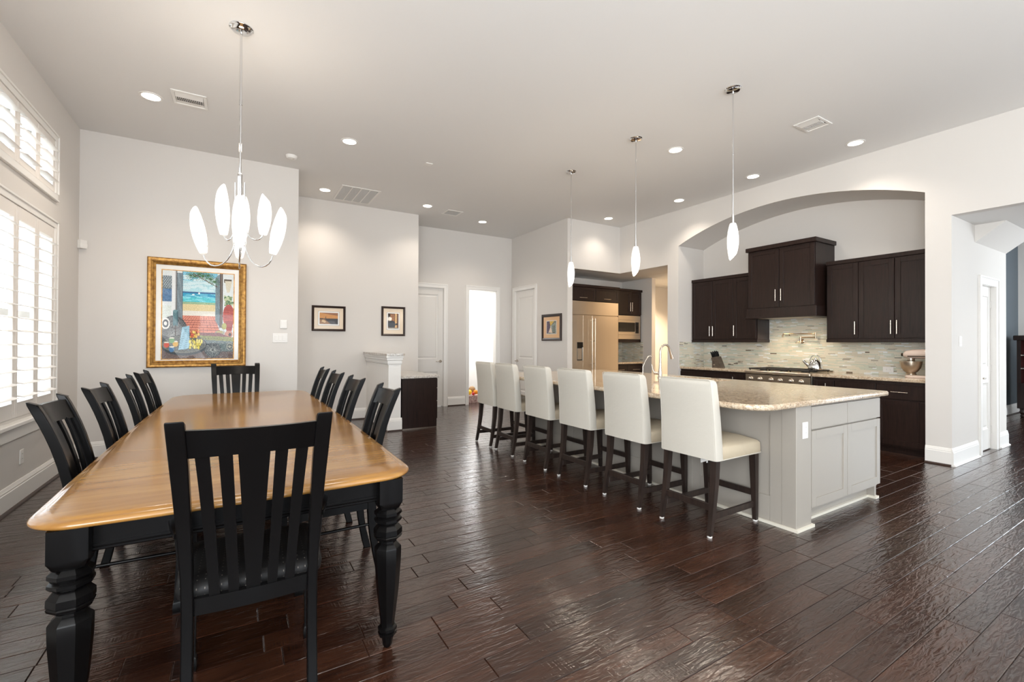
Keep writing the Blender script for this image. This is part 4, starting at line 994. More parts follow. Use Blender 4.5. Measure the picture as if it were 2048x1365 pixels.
# little vase with yellow flowers behind the fridge side
t = thing('flower_vase', 'small clear vase of yellow flowers on the nook counter', 'vase', (6.83, 7.25, .915))
b = B(); b.lathe([(.022, .915), (.028, .93), (.024, .98), (.014, 1.02), (.018, 1.03)], (6.83, 7.25, 0), 14, cap=False); obj('glass', b, M['nickel'], t)
fr = random.Random(2); ym = flat('yellow_petals', rgb(210, 175, 60), .6)
b = B()
for i in range(9):
    c = Vector((6.83+fr.uniform(-.045, .045), 7.25+fr.uniform(-.045, .045), 1.06+fr.uniform(0, .09))); b.tube([(6.83, 7.25, 1.0), c], .0015, 4)
    b.lathe([(.004, -.006), (.016, 0), (.012, .008), (.003, .010)], c, 7)
obj('blooms', b, ym, t)

# ------------------------------------------------------------------ pony wall and desk cabinet
b = B(); b.box((1.90, 6.635, 0), (2.085, Y2, 1.112)); pw_ = struct('wall_pony', b, M['trim'])
b = B()
for e, z0, z1 in ((.012, .985, 1.0), (.020, 1.0, 1.05), (.034, 1.05, 1.085), (.045, 1.085, 1.114)):
    b.box((1.90-e, 6.635-e, z0), (2.085+e*.6, Y2, z1), bev=.004)
struct('trim_pony_crown', b, M['trim'])
baseboard('baseboard_pony', [((1.882, 6.635), (2.102, 6.635), (0, -1)), ((1.90, 6.635), (1.90, Y2), (-1, 0))])
b = B(); pts = [(1.845, 6.66), (1.845, Y2-.002), (2.135, Y2-.002), (2.135, 6.60), (2.10, 6.575), (1.90, 6.575), (1.86, 6.60)]
b.loft([[(x, y, z) for x, y in pts] for z in (1.114, 1.148)]); tag(obj('ledge_granite', b, M['granite_gray']), 'pale granite cap on the white half wall', 'countertop')
t = thing('desk_cabinet', 'dark desk-height cabinet against the white half wall', 'cabinet', (2.38, 7.3, 0))
b = B(); b.box((2.107, 6.645, .012), (2.66, Y2-.022, .768)); obj('carcass', b, M['cab'], t)
b = B(); b.box((2.107, 6.638, 0), (2.655, 6.646, .014)); obj('shoe_moulding', b, M['nickel'], t)
Pd = lambda u, z, d: (2.66+d, u, z)
for z0, z1 in ((.13, .40), (.41, .60), (.61, .755)):
    b = B(); fb(Pd, b, 6.665, 7.3, z0, z1, 0, .02, bev=.003); d_ = obj('drawer', b, M['cab'], t); bar_pull(Pd, 6.98, (z0+z1)/2, .16, False, .02, parent=d_)
slab('desk_countertop', 2.088, 2.70, 6.618, Y2-.002, .768, .808, M['granite_gray'], 'pale granite desk counter beside the half wall')

# ------------------------------------------------------------------ ceiling fixtures
LP = [(-.729, 5.483, 'round recessed ceiling light nearest the left window'), (1.097, 5.486, 'recessed ceiling light between the smoke detector and the square sensor'), (1.129, 7.431, 'recessed ceiling light beside the large return grille'),
      (2.761, 7.364, 'recessed ceiling light left of the small square vent'), (4.034, 7.77, 'recessed ceiling light right of the small square vent'), (5.923, 6.294, 'recessed ceiling light above the refrigerator nook'),
      (6.153, 4.893, 'farthest of three recessed lights in the row along the kitchen wall'), (6.145, 3.646, 'middle recessed light in the row along the kitchen wall'), (6.129, 2.413, 'nearest recessed light in the row along the kitchen wall'), (4.512, 3.64, 'recessed ceiling light between the middle and near pendants')]
def downlight(x, y, z, label):
    t = thing('recessed_light', label, 'ceiling light', (x, y, z), 0, 'recessed ceiling lights')
    b = B(); b.lathe([(.072, -.001), (.074, -.006), (.092, -.005), (.095, 0)], (0, 0, 0), 28, cap=False); obj('trim_ring', b, M['plastic'], t, world=False)
    b = B(); b.lathe([(.073, -.0035), (.001, -.0035)], (0, 0, 0), 28, cap=False); obj('lens', b, M['lamp'], t, world=False)
WARM = (1, .89, .77)
for x, y, lb in LP: downlight(x, y, ZC, lb); spot((x, y, ZC-.03), 24 if y > 6 and x > 5 else 36 if x > 5 else 38 if y > 7 else 55, WARM)
for x, y in ((4.2, .4), (1.1, .4), (1.1, -2), (4.2, -2)): spot((x, y, ZC-.03), 28, WARM)
downlight(8.5, 6.9, ZS, 'recessed light in the passage behind the kitchen'); spot((8.5, 6.9, ZS-.03), 320, (1, .78, .52))
downlight(6.95, 6.55+.35, ZS, 'recessed light in the nook soffit') if False else None
spot((7.85, 5.72, ZS-.03), 85, (1, .74, .46), 'nook_light', 165)
downlight(7.85, 5.72, ZS, 'recessed light in the soffit hidden behind the kitchen pier')
spot((7.6, .5, 2.69), 22, WARM)

def vent(name, label, cat, x0, x1, y0, y1, cols, rows, deep, split=False):
    t = thing(name, label, cat, ((x0+x1)/2, (y0+y1)/2, ZC)); e = .028
    b = B(); z = ZC
    for (a, c, d, f_) in ((x0, y0, x1, y0+e), (x0, y1-e, x1, y1), (x0, y0+e, x0+e, y1-e), (x1-e, y0+e, x1, y1-e)): b.box((a, c, z-.009), (d, f_, z), bev=.003)
    obj('frame', b, M['plastic'], t)
    b = B(); b.box((x0+e, y0+e, z-.001), (x1-e, y1-e, z)); obj('backing', b, M['greyhole'], t)
    b = B(); n_ = rows; h = (y1-y0-2*e)/n_
    for i in range(n_):
        yy = y0+e+h*i; b.box((x0+e, yy+h*.3, z-.0065), (x1-e, yy+h*.7, z-.0045))
    obj('slats', b, M['plastic'], t)
    b = B()
    for i in range(1, cols): xx = x0+e+(x1-x0-2*e)*i/cols; b.box((xx-.008, y0+e, z-.010), (xx+.008, y1-e, z-.002))
    if cols > 1: obj('divider', b, M['plastic'], t)
    return t
def register(label, x0, x1, y0, y1, along):
    """supply register: plate with one row of dark slots and a sloped baffle each side"""
    t = thing('ceiling_register', label, 'vent', ((x0+x1)/2, (y0+y1)/2, ZC)); z = ZC; e = .03
    b = B()
    for (a, c, d, f_) in ((x0, y0, x1, y0+e), (x0, y1-e, x1, y1), (x0, y0+e, x0+e, y1-e), (x1-e, y0+e, x1, y1-e)): b.box((a, c, z-.010), (d, f_, z), bev=.004)
    obj('frame', b, M['plastic'], t)
    b = B(); b.box((x0+e, y0+e, z-.0015), (x1-e, y1-e, z)); obj('backing', b, M['darkhole'], t)
    b = B()
    if along == 'X':
        w = (y1-y0-2*e)/3; ya = y0+e
        b.add([(x0+e, ya, z-.004), (x1-e, ya, z-.004), (x1-e, ya+w, z-.018), (x0+e, ya+w, z-.018)], [(0, 1, 2, 3)]); b.add([(x0+e, y1-e, z-.004), (x1-e, y1-e, z-.004), (x1-e, y1-e-w, z-.014), (x0+e, y1-e-w, z-.014)], [(0, 1, 2, 3)])
        n_ = 14
        for i in range(n_): xx = x0+e+(x1-x0-2*e)*(i+.5)/n_; b.box((xx-.003, ya+w, z-.016), (xx+.003, y1-e-w, z-.002))
    else:
        w = (x1-x0-2*e)/3; xa = x0+e
        b.add([(xa, y0+e, z-.004), (xa, y1-e, z-.004), (xa+w, y1-e, z-.018), (xa+w, y0+e, z-.018)], [(0, 1, 2, 3)]); b.add([(x1-e, y0+e, z-.004), (x1-e, y1-e, z-.004), (x1-e-w, y1-e, z-.014), (x1-e-w, y0+e, z-.014)], [(0, 1, 2, 3)])
        n_ = 14
        for i in range(n_): yy = y0+e+(y1-y0-2*e)*(i+.5)/n_; b.box((xa+w, yy-.003, z-.016), (x1-e-w, yy+.003, z-.002))
    obj('fins', b, M['plastic'], t)
register('white slotted ceiling register right of the left recessed light', -.555, -.275, 5.205, 5.50, 'X')
register('white slotted ceiling register over the kitchen near the pendants', 5.07, 5.37, 2.32, 2.57, 'Y')
vent('return_grille', 'large four-bay return air grille on the ceiling', 'vent', 1.305, 1.885, 7.04, 7.82, 4, 30, True)
vent('ceiling_vent', 'small square ceiling vent between two recessed lights', 'vent', 3.14, 3.44, 7.36, 7.67, 1, 9, True)
t = thing('smoke_detector', 'round white smoke detector on the ceiling by the wall corner', 'smoke detector', (.56, 6.30, ZC))
b = B(); b.lathe([(.068, 0), (.068, -.012), (.060, -.022), (.056, -.034), (.040, -.040), (.001, -.041)], (.56, 6.30, ZC), 26, cap=False); obj('housing', b, M['plastic'], t)
b = B(); b.lathe([(.012, -.039), (.012, -.043), (.001, -.043)], (.58, 6.28, ZC), 12, cap=False); obj('test_button', b, M['nickel'], t)
b = B(); b.box((2.075, 5.59, ZC-.010), (2.165, 5.67, ZC), bev=.003); tag(obj('ceiling_cover_plate', b, M['plastic']), 'small blank white square plate on the ceiling', 'cover plate')

def shade(b, P0, axis, L, r, cutdir):
    """hand-blown pod: open slanted end, narrow foot"""
    z = Vector(axis).normalized(); x = Vector(cutdir); x = (x-z*x.dot(z)).normalized(); y = z.cross(x); P0 = Vector(P0); rings = []
    prof = [(0, .48), (.02, .56), (.10, .70), (.25, .89), (.42, 1.0), (.58, 1.0), (.72, .93), (.84, .83), (.93, .71), (.985, .60), (1.0, .50)]
    for f_, q in prof:
        rg = []
        for i in range(20):
            a = 2*PI*i/20; sh = .085*L*math.cos(a)*max(0, (f_-.5)/.5)
            rg.append(P0+z*(f_*L+sh-.02*L*max(0, (f_-.55)/.45))+(x*math.cos(a)+y*math.sin(a))*(r*q))
        rings.append(rg)
    b.loft(rings, sm=True); return b
# pendants over the island
for i, (y, lb) in enumerate(((2.488, 'nearest white glass pendant over the island'), (3.673, 'middle white glass pendant over the island'), (4.845, 'farthest white glass pendant over the island'))):
    x = 3.875; t = thing('pendant_light', lb, 'pendant lamp', (x, y, ZC), 0, 'glass pendants over the island')
    b = B(); b.lathe([(.070, 0), (.071, -.006), (.062, -.012), (.058, -.020), (.030, -.024), (.010, -.026)], (x, y, ZC), 24); obj('canopy', b, M['chrome'], t)
    b = B(); b.tube([(x, y, ZC-.02), (x, y, 2.46)], .0062, 10); b.tube([(x, y, 2.50), (x, y, 2.405)], [.011, .012], 12); b.tube([(x, y, 3.08), (x, y, 3.05)], .0082, 8); obj('rod', b, M['chrome'], t)
    b = B(); shade(b, (x, y, 2.418), (0, 0, -1), .315, .050, (-.4, .9, 0)); obj('glass_shade', b, M['white_glass'], t)
    l = bpy.data.lights.new('pendant_bulb', 'POINT'); l.energy = 9; l.color = (1, .88, .72); l.shadow_soft_size = .06; o = bpy.data.objects.new('pendant_bulb', l); COL.objects.link(o); o.location = (x, y, 2.02)
# chandelier
hx, hy = .005, 3.928
t = thing('chandelier', 'chrome chandelier with seven upright white glass shades over the table', 'chandelier', (hx, hy, ZC))
b = B(); b.lathe([(.078, 0), (.080, -.008), (.070, -.014), (.064, -.024), (.034, -.030), (.010, -.034)], (hx, hy, ZC), 28); obj('canopy', b, M['chrome'], t)
b = B(); b.tube([(hx, hy, ZC-.02), (hx, hy, 2.55)], .0085, 12); b.tube([(hx, hy, 3.12), (hx, hy, 3.08)], .011, 10); obj('rod', b, M['chrome'], t)
b = B(); b.lathe([(.0, 1.885), (.006, 1.895), (.008, 1.94), (.012, 1.95), (.014, 2.02), (.016, 2.30), (.015, 2.54), (.017, 2.56), (.009, 2.57)], (hx, hy, 0), 16); b.lathe([(.034, 2.03), (.036, 2.036), (.036, 2.046), (.034, 2.052)], (hx, hy, 0), 20); obj('stem', b, M['chrome'], t)
camr = Vector((math.cos(yaw), -math.sin(yaw), 0)); camf = Vector((math.sin(yaw), math.cos(yaw), 0))
A0 = -yaw
arms = [(180, .27, 1.98, .335, 0), (0, .25, 1.975, .335, 0), (-59, .235, 1.985, .335, 0), (121, .235, 1.985, .335, 0), (188, .11, 2.115, .355, 1), (8, .165, 2.125, .29, 1), (110, .11, 2.12, .31, 1)]
for ang, rad, z0, L, tier in arms:
    a = math.radians(ang)+A0; d = Vector((math.cos(a), math.sin(a), 0)); c = Vector((hx, hy, 0))
    zin = 2.10 if tier == 0 else 2.20; dip = (.13 if tier == 0 else .07)
    pts = [c+d*.035+Vector((0, 0, 2.50+.03*(ang % 3) if ang in (180, 0) else zin+.05)), c+d*.035+Vector((0, 0, zin))]
    zlow = z0-dip*.75; rm = (rad+.035)/2; hw = (rad-.035)/2
    for q in np.linspace(180, 345, 12):
        qq = math.radians(q); f_ = (q-180)/165
        pts.append(c+d*(rm+hw*math.cos(qq))+Vector((0, 0, (zin*(1-f_)+(z0+.02)*f_)+(dip+ (zin-z0)*.3)*math.sin(qq))))
    b = B(); b.tube(pts, .0052, 8); obj('arm', b, M['chrome'], t)
    tip = c+d*rad+Vector((0, 0, z0)); tilt = (d*(.24 if tier == 0 else .06)+Vector((0, 0, 1))).normalized()
    b = B(); b.tube([tip+tilt*.01, tip+tilt*.06], [.013, .014], 10); b.tube([tip-d*.03+Vector((0, 0, .045)), tip+d*.03+Vector((0, 0, .04))], .004, 6); obj('socket', b, M['nickel'], t)
    b = B(); shade(b, tip-tilt*.01, tilt, L, .047, -d); obj('glass_shade', b, M['white_glass'], t)
l = bpy.data.lights.new('chandelier_bulbs', 'POINT'); l.energy = 13; l.color = (1, .88, .74); l.shadow_soft_size = .22; o = bpy.data.objects.new('chandelier_bulbs', l); COL.objects.link(o); o.location = (hx, hy, 2.80)

# ------------------------------------------------------------------ wall plates, sensor, door stop
Pw = lambda u, z, d: (u, YD-d, z)
outlet('light_switch', Pw, .479, 1.366, 'white triple rocker switch plate right of the gold-framed picture', rocker=3, w=.178, h=.122)
t = thing('blank_plate', 'white blank control plate above the triple switch', 'cover plate', (.519, YD, 1.55)); b = B(); b.box((.476, YD-.012, 1.492), (.562, YD, 1.608), bev=.004); obj('plate', b, M['plastic'], t); b = B(); b.box((.49, YD-.016, 1.508), (.548, YD-.012, 1.592), bev=.002); obj('cover', b, M['plastic'], t)
outlet('wall_outlet', lambda u, z, d: (XL+d, u, z), 5.245, .365, 'white outlet on the left wall below the window')
outlet('light_switch', lambda u, z, d: (u, 1.71-d, z), 6.865, 1.352, 'white dimmer switch on the hallway side of the pillar', toggle=True)
t = thing('motion_sensor', 'small white motion sensor in the back left corner', 'sensor', (-1.50, YD, 2.38)); b = B(); b.prism([(XL+.001, YD-.001), (XL+.001, YD-.06), (XL+.03, YD-.075), (XL+.075, YD-.03), (XL+.06, YD-.001)], 'Z', 2.335, 2.425); obj('housing', b, M['plastic'], t)
b = B(); b.prism([(XL+.004, YD-.062), (XL+.030, YD-.078), (XL+.078, YD-.030), (XL+.062, YD-.004)], 'Z', 2.350, 2.385); obj('lens', b, M['trim'], t)
t = thing('door_stop', 'thin white spring door stop on the hallway baseboard', 'door stop', (8.66, 1.80, .10)); b = B(); b.tube([(8.665, 1.80, .10), (8.74, 1.80, .10)], .006, 8); b.lathe([(.011, 0), (.011, .012)], (8.74, 1.80, .10), 10, axis='X'); obj('spring', b, M['plastic'], t)

# toys / decorations in the doorway
fr = random.Random(4); bx_, by_ = 4.50, 9.05
t = thing('storage_basket', 'patterned fabric basket on the floor in the bright doorway', 'basket', (bx_, by_, 0))
k = NT('patterned_fabric'); n = k.noise(k.coord(), 60, 2); k.l(k.ramp(n, [(.4, rgb(150, 110, 105)), (.6, rgb(225, 200, 190))]), k.b.inputs['Base Color'])
b = B(); b.loft([[(bx_+x, by_+y, z) for x, y in rrect(0, 0, .19+e, .15+e, .05, 4)] for z, e in ((0, 0), (.08, .01), (.155, .02))], sm=True); obj('body', b, k.m, t)
balls = [(-.12, -.03, .22, .055, (250, 205, 40), 'yellow'), (.0, -.09, .225, .05, (245, 150, 30), 'orange'), (-.07, -.12, .195, .035, (200, 40, 30), 'dark red'), (-.16, .04, .28, .035, (220, 110, 90), 'dusty pink'), (.09, -.05, .205, .045, (235, 150, 110), 'peach'), (-.01, .07, .27, .075, (176, 140, 96), 'tan')]
for x, y, z, r_, c_, nm in balls:
    b = B(); b.lathe([(r_*math.sin(a), -r_*math.cos(a)) for a in np.linspace(.02, PI-.02, 10)], (bx_+x, by_+y, z), 14)
    tag(obj('soft_toy_ball', b, flat('toy_'+nm.replace(' ', '_'), rgb(*c_), .6)), nm+' round soft toy piled in the fabric basket', 'toy', 'round soft toys in the basket')

# china cabinet in the far dark room
cx0, cx1, cy0, cy1 = 12.15, 12.55, .95, 2.27
t = thing('china_cabinet', 'dark carved display cabinet with red interior in the far room', 'cabinet', ((cx0+cx1)/2, (cy0+cy1)/2, 0))
b = B(); b.box((cx0, cy0, .16), (cx1, cy1, .62), bev=.004); b.box((cx0, cy0, .62), (cx1, cy0+.05, 1.42)); b.box((cx0, cy1-.05, .62), (cx1, cy1, 1.42)); b.box((cx0, (cy0+cy1)/2-.02, .62), (cx0+.04, (cy0+cy1)/2+.02, 1.42)); b.box((cx1-.02, cy0, .62), (cx1, cy1, 1.42))
obj('carcass', b, M['cab'], t)
b = B(); b.box((cx0-.04, cy0-.04, 1.40), (cx1, cy1+.04, 1.49), bev=.01); obj('cornice', b, M['cab'], t)
b = B(); b.box((cx1-.03, cy0+.05, .62), (cx1-.021, cy1-.05, 1.40)); obj('back_lining', b, M['rug'], t)
for z in (.88, 1.12): b = B(); b.box((cx0+.03, cy0+.05, z), (cx1-.03, cy1-.05, z+.018)); obj('shelf', b, M['nickel'], t)
for yy in (cy0+.06, cy1-.06):
    for xx in (cx0+.05, cx1-.05): b = B(); b.lathe([(.02, 0), (.035, .02), (.02, .05), (.045, .09), (.03, .13), (.04, .16)], (xx, yy, 0), 14); obj('leg', b, M['cab'], t)

# ------------------------------------------------------------------ framed pictures: flat prints with coloured vertices
class Art:
    def __init__(s, w, h, bg): s.w, s.h = w, h; s.a = np.zeros((h, w, 3)); s.a[:] = bg; s.yy, s.xx = np.mgrid[0:h, 0:w]; s.u = (s.xx+.5)/w; s.v = (s.yy+.5)/h; s.r = np.random.RandomState(3)
    def m(s, mask, c, n=0, al=1):
        c = np.array(c, float); col = c+(s.r.rand(s.h, s.w, 1)-.5)*2*n; s.a[mask] = (s.a*(1-al)+col*al)[mask]
    def rect(s, u0, v0, u1, v1, c, n=0): s.m((s.u >= u0) & (s.u < u1) & (s.v >= v0) & (s.v < v1), c, n)
    def ell(s, cu, cv, ru, rv, c, n=0, ring=0):
        d = ((s.u-cu)/ru)**2+((s.v-cv)/rv)**2; s.m((d < 1) & (d > ring), c, n)
    def poly(s, pts, c, n=0):
        ins = np.zeros((s.h, s.w), bool); m = len(pts)
        for i in range(m):
            (xa, ya), (xb, yb) = pts[i], pts[(i+1) % m]
            if ya == yb: continue
            cond = ((ya > s.v) != (yb > s.v)) & (s.u < (xb-xa)*(s.v-ya)/(yb-ya)+xa); ins ^= cond
        s.m(ins, c, n)
    def line(s, x0, y0, x1, y1, w, c):
        dx, dy = x1-x0, y1-y0; L = dx*dx+dy*dy+1e-9; t_ = np.clip(((s.u-x0)*dx+(s.v-y0)*dy)/L, 0, 1); d = np.hypot(s.u-x0-t_*dx, s.v-y0-t_*dy); s.m(d < w, c)
    def build(s, name, P, u0, u1, z0, z1, d, parent):
        W_, H_ = s.w, s.h; us = np.linspace(u0, u1, W_+1); zs = np.linspace(z1, z0, H_+1)
        vs = [P(u, z, d) for z in zs for u in us]; fs = [(j*(W_+1)+i, (j+1)*(W_+1)+i, (j+1)*(W_+1)+i+1, j*(W_+1)+i+1) for j in range(H_) for i in range(W_)]
        me = bpy.data.meshes.new(name); me.from_pydata(vs, [], fs); me.materials.append(M['print'])
        at = me.color_attributes.new('ink', 'FLOAT_COLOR', 'CORNER'); c = np.clip(s.a, 0, 255)/255.; c = np.where(c <= .04045, c/12.92, ((c+.055)/1.055)**2.4)
        c = np.concatenate([c.reshape(-1, 3), np.ones((W_*H_, 1))], 1); at.data.foreach_set('color', np.repeat(c, 4, axis=0).astype(np.float32).ravel())
        o = bpy.data.objects.new(name, me); COL.objects.link(o); o.parent = parent; o.data.transform(wmat(parent).inverted()); return o
def framed(name, P, u0, u1, z0, z1, fwid, fmat, mmat, art, au0, au1, az0, az1, label, bevel_line=None, dep=.028):
    c = P((u0+u1)/2, (z0+z1)/2, 0); t = thing(name, label, 'picture', c)
    b = B(); pr = [(0, .0), (0, dep*.8), (.15, dep), (.4, dep*.85), (.55, dep*.95), (.75, dep*.75), (1, dep*.55), (1, .0)]
    rg = [[P(u0+i*fwid, z0+i*fwid, d), P(u1-i*fwid, z0+i*fwid, d), P(u1-i*fwid, z1-i*fwid, d), P(u0+i*fwid, z1-i*fwid, d)] for i, d in pr]
    b.loft(rg, cap=False); obj('frame', b, fmat, t)
    b = B(); q = fwid-.003; fb(P, b, u0+q, u1-q, z0+q, z1-q, .0, dep*.40); obj('picture_mat', b, mmat, t)
    if bevel_line:
        e = bevel_line[1]; b = B(); fb(P, b, au0-e, au1+e, az0-e, az1+e, dep*.40, dep*.42); obj('mat_border', b, bevel_line[0], t)
        if len(bevel_line) > 2: b = B(); e2 = e-.003; fb(P, b, au0-e2, au1+e2, az0-e2, az1+e2, dep*.42, dep*.44); obj('inner_mat', b, bevel_line[2], t)
    art.build('print', P, au0, au1, az0, az1, dep*.46, t); return t
# big beach doorway painting
A = Art(168, 196, (206, 214, 214))
A.rect(0, 0, 1, .62, (214, 220, 220), 10)
A.rect(.27, 0, .76, .22, (120, 184, 206), 18); A.rect(.27, .10, .76, .235, (168, 208, 216), 14)
for i in range(30): A.ell(.30+.45*A.r.rand(), .04+.17*A.r.rand(), .06, .014, (200, 222, 226), 8)
A.rect(.27, .228, .76, .245, (44, 84, 130), 12); A.rect(.27, .245, .76, .335, (38, 148, 186), 24); A.rect(.27, .29, .76, .345, (80, 190, 200), 20)
for i in range(26): A.ell(.3+.45*A.r.rand(), .25+.09*A.r.rand(), .05, .004, (130, 210, 222), 10)
A.rect(.27, .345, .76, .375, (146, 176, 140), 20); A.rect(.27, .375, .76, .45, (216, 198, 150), 14); A.rect(.27, .45, .76, .505, (224, 220, 208), 10)
A.ell(.42, .262, .02, .006, (235, 235, 235)); A.ell(.50, .245, .012, .012, (235, 235, 235))
A.poly([(.27, .505), (.74, .505), (.80, .70), (.14, .70)], (214, 138, 116), 16)
for i in range(14): A.line(.33+.03*i, .505, .05+.064*i, .70, .0016, (120, 60, 60))
for v in (.52, .54, .56, .585, .61, .64, .672): A.line(.18, v, .80, v, .0016, (120, 60, 60))
A.rect(0, .06, .125, .21, (96, 110, 116), 22)
for i in range(12): A.line(-.06+.03*i, .06, .06+.03*i, .20, .0016, (190, 200, 205)); A.line(.20-.03*i, .06, .08-.03*i, .20, .0016, (190, 200, 205))
A.rect(0, .21, .125, .35, (70, 110, 150), 26); A.rect(0, .06, 1, .001, (0, 0, 0)); A.rect(.125, 0, .17, .5, (220, 222, 222), 8)
A.rect(0, .40, .12, .56, (206, 214, 208), 18)
for u0 in (.17, .185): A.rect(u0, 0, u0+.010, .58, (60, 52, 54), 10)
A.rect(.198, .02, .265, .58, (122, 138, 146), 14)
for i in range(36): A.line(.20, .03+.015*i, .262, .035+.015*i, .0014, (70, 84, 92))
A.rect(.265, 0, .274, .58, (50, 46, 50), 8)
A.poly([(.735, .05), (.80, .0), (.80, .64), (.735, .56)], (120, 138, 144), 14)
for i in range(36): A.line(.74, .06+.014*i, .80, .055+.0165*i, .0014, (70, 84, 92))
A.rect(.80, 0, .812, .64, (66, 50, 46), 8); A.rect(.825, 0, .838, .64, (60, 46, 44), 8); A.rect(.812, .0, .825, .64, (120, 110, 100), 8)
for cu, cv in ((.44, .05), (.55, .045), (.66, .07), (.72, .10), (.38, .04), (.50, .02), (.62, .03)):
    for j in range(16): a = 2*PI*j/16; A.line(cu, cv, cu+.075*math.cos(a), cv+.055*math.sin(a), .0024, (44+30*(j % 2), 84+20*(j % 3), 66))
A.line(.42, .02, .76, .16, .004, (92, 72, 50))
A.rect(.86, .06, .97, .10, (90, 80, 66), 14)
A.poly([(.87, .08), (.98, .08), (.94, .22), (.90, .22)], (206, 200, 180), 10)
for i in range(60): A.ell(.87+.12*A.r.rand(), .26+.11*A.r.rand(), .018, .010, [(70, 110, 70), (180, 190, 150), (120, 140, 90)][i % 3], 14)
A.ell(.93, .50, .088, .14, (178, 76, 62), 14); A.rect(.885, .38, .975, .42, (168, 66, 54), 10); A.poly([(.87, .56), (1.0, .56), (.975, .68), (.90, .68)], (160, 60, 52), 12)
for i in range(10): A.line(.86, .43+.022*i, 1, .432+.022*i, .0015, (120, 40, 38))
A.ell(.865, .62, .035, .04, (170, 170, 96), 18); A.ell(.93, .715, .06, .042, (190, 130, 110), 20); A.ell(.95, .72, .02, .02, (50, 30, 30), 6)
A.ell(.80, .70, .07, .028, (150, 150, 130), 14); A.ell(.80, .69, .045, .018, (176, 160, 110), 10)
A.poly([(.14, .70), (.80, .70), (1, .76), (1, .80), (.0, .80), (0, .70)], (128, 84, 84), 22); A.poly([(.5, .73), (1, .75), (1, .80), (.55, .79)], (136, 140, 84), 30)
for i in range(40): A.line(.45+.014*i, .755+.0006*i, .452+.014*i, .775, .002, (60, 56, 70))
A.rect(0, .80, 1, 1.01, (104, 88, 84), 26); A.poly([(.55, .78), (1, .80), (1, .92), (.60, .92)], (96, 112, 112), 30)
A.ell(.15, .70, .20, .19, (70, 74, 78), 30)
for j in range(26): a = PI+PI*j/26; A.line(.15, .78, .15+.19*math.cos(a), .70+.17*math.sin(a), .0022, (150, 152, 150))
for k_, r_ in enumerate((.065, .045, .024)): A.ell(.045, .60, r_*.9, r_, [(224, 224, 220), (70, 74, 80), (224, 224, 220)][k_], 6)
A.rect(.145, .46, .215, .61, (72, 112, 120), 20); A.ell(.18, .61, .035, .02, (72, 112, 120), 10); A.ell(.18, .46, .035, .018, (100, 140, 146), 10)
for i in range(6): A.line(.15+.012*i, .46, .15+.012*i, .61, .0015, (40, 70, 80))
A.line(.18, .62, .18, .80, .006, (70, 60, 56)); A.line(.13, .65, .22, .65, .004, (60, 52, 50))
A.ell(.30, .845, .32, .118, (52, 60, 66), 16); A.ell(.30, .835, .30, .10, (112, 114, 106), 24); A.ell(.30, .83, .285, .09, (96, 100, 96), 34)
A.poly([(.27, .64), (.37, .62), (.37, .88), (.22, .90)], (156, 196, 214), 12)
for i in range(12): A.line(.24, .66+.021*i, .37, .67+.021*i, .0014, (96, 130, 150))
for i in range(26):
    cu, cv = .44+.06*(A.r.rand()-.5)*2, .715+.035*(A.r.rand()-.5)*2; A.ell(cu, cv, .021, .017, (90, 60, 30)); A.ell(cu, cv, .018, .0145, [(236, 190, 90), (230, 130, 90), (214, 96, 74), (240, 210, 120)][i % 4], 10)
for i in range(22):
    cu, cv = .46+.085*(A.r.rand()-.5)*2, .83+.04*(A.r.rand()-.5)*2; A.ell(cu, cv, .017, .027, (90, 80, 30)); A.ell(cu, cv, .0135, .023, (232, 216, 104), 14)
for cu, cv, c_ in ((.06, .84, (206, 92, 74)), (.13, .89, (74, 124, 170)), (.18, .83, (214, 166, 70)), (.13, .79, (110, 156, 106))):
    A.ell(cu, cv, .037, .034, c_, 12); A.ell(cu, cv-.026, .035, .008, (220, 215, 200), 8)
A.ell(.70, .90, .12, .085, (58, 66, 70), 10)
for j in range(28): a = 2*PI*j/28; A.line(.70+.02*math.cos(a), .90+.014*math.sin(a), .70+.115*math.cos(a), .90+.08*math.sin(a), .0019, (160, 164, 160))
for k_, r_ in enumerate((.05, .035, .02)): A.ell(.95, .86, r_, r_*.9, [(160, 160, 150), (84, 92, 96), (170, 168, 150)][k_], 8)
for i in range(160): u_, v_ = .6+.4*A.r.rand(), .80+.2*A.r.rand(); A.line(u_, v_, u_+.02, v_+.012*(A.r.rand()-.5), .0014, (50+100*(i % 2), 60+90*(i % 2), 64+80*(i % 2)))
Pp = lambda u, z, d: (u, YD-d, z)
gp = framed('framed_painting', Pp, -.912, .086, 1.003, 2.308, .082, M['gold'], M['mat'], A, -.770, -.052, 1.105, 2.163, 'large gold-framed beach doorway painting on the left back wall', (M['gold'], .010), dep=.04)
b = B()
for (p, q, n_) in (((-.912+.062, 1.003+.062), (.086-.062, 1.003+.062), 62), ((-.912+.062, 2.308-.062), (.086-.062, 2.308-.062), 62), ((-.912+.062, 1.003+.062), (-.912+.062, 2.308-.062), 80), ((.086-.062, 1.003+.062), (.086-.062, 2.308-.062), 80)):
    for i in range(n_+1):
        u, z = p[0]+(q[0]-p[0])*i/n_, p[1]+(q[1]-p[1])*i/n_; c = Pp(u, z, .033); r_ = .0055
        b.add([(c[0]-r_, c[1], c[2]), (c[0], c[1], c[2]-r_), (c[0]+r_, c[1], c[2]), (c[0], c[1], c[2]+r_), (c[0], c[1]-r_, c[2])], [(0, 1, 4), (1, 2, 4), (2, 3, 4), (3, 0, 4)])
obj('beading', b, M['gold'], gp)
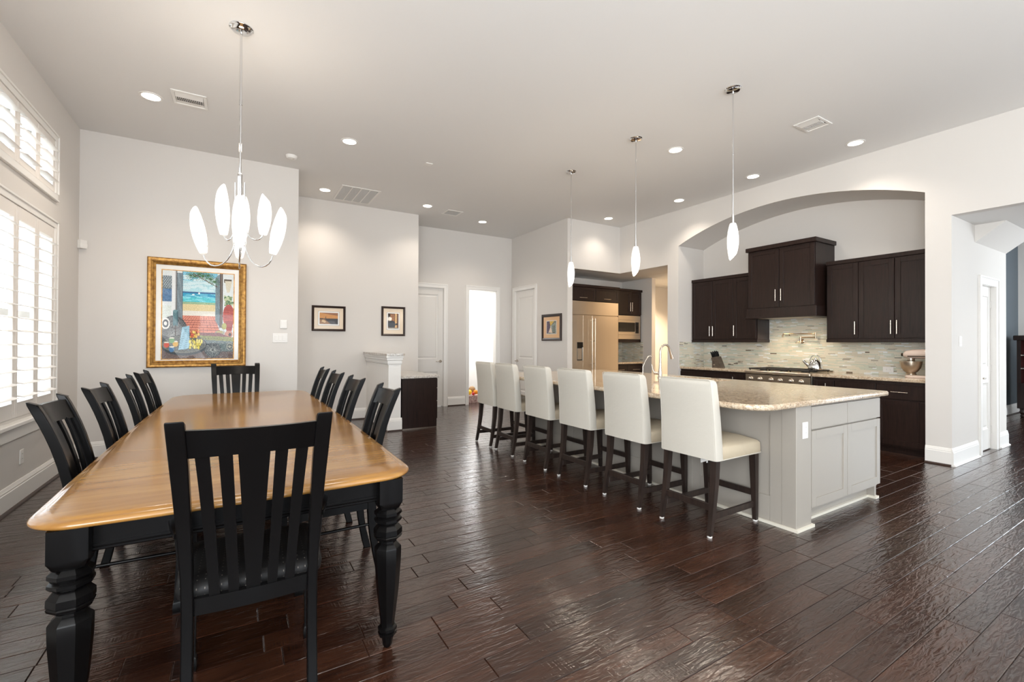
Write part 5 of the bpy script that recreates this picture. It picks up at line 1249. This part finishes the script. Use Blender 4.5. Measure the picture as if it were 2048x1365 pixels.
# sunset harbour photo
A = Art(64, 44, (196, 130, 50)); A.rect(0, 0, 1, .5, (206, 140, 60), 10); A.poly([(0, 0), (1, 0), (1, .25), (.4, .12)], (150, 92, 40), 12); A.rect(0, .5, 1, 1, (70, 48, 28), 16)
A.poly([(0, .5), (.25, .55), (.6, 1), (0, 1)], (150, 104, 56), 26); A.line(.33, .34, .33, .52, .012, (50, 30, 18)); A.ell(.1, .54, .12, .05, (40, 26, 18), 8); A.poly([(.3, .55), (1, .5), (1, 1), (.65, 1)], (44, 32, 22), 8); A.poly([(.15, .6), (.35, .75), (.3, .9), (.1, .8)], (214, 180, 130), 20)
P2 = lambda u, z, d: (u, Y2-d, z)
framed('framed_photo', P2, 1.022, 1.545, 1.497, 1.915, .036, M['pframe'], M['matcream'], A, 1.140, 1.425, 1.612, 1.800, 'landscape sunset picture in a dark frame on the desk-side wall', (M['pframe'], .024, M['mat']))
A = Art(36, 56, (120, 76, 36)); A.rect(0, 0, 1, 1, (110, 70, 36), 34); A.rect(.66, 0, .84, 1, (222, 176, 110), 26); A.rect(.25, .05, .6, .5, (160, 104, 56), 40); A.ell(.35, .72, .36, .26, (22, 18, 20), 12); A.ell(.82, .70, .12, .06, (40, 28, 20), 8); A.rect(0, .93, 1, 1, (150, 140, 120), 30); A.rect(0, 0, .2, .6, (50, 34, 22), 14)
framed('framed_photo', P2, 2.148, 2.572, 1.430, 1.950, .036, M['pframe'], M['matcream'], A, 2.262, 2.452, 1.558, 1.828, 'upright sepia street picture in a dark frame above the half wall', (M['pframe'], .022, M['mat']))
A = Art(44, 44, (150, 150, 160)); A.rect(0, 0, 1, 1, (120, 120, 110), 60); A.poly([(0, 0), (.45, 0), (.3, .9), (0, 1)], (86, 70, 90), 30); A.poly([(.3, 0), (.8, 0), (.4, .4)], (214, 176, 80), 30); A.poly([(.35, .4), (.95, .1), (.95, .95), (.5, .8)], (150, 160, 150), 40)
for u in (.6, .72, .84): A.line(u, .35, u, .95, .02, (40, 40, 50))
A.poly([(.2, .9), (.45, .35), (.62, .95)], (220, 200, 180), 30)
framed('framed_print', lambda u, z, d: (XD-d, -u, z), -7.485, -6.845, 1.362, 1.885, .055, M['pframe'], M['matpeach'], A, -7.32, -7.01, 1.50, 1.745, 'small colourful street print in a wide dark frame beside the nook', (M['mat'], .012))
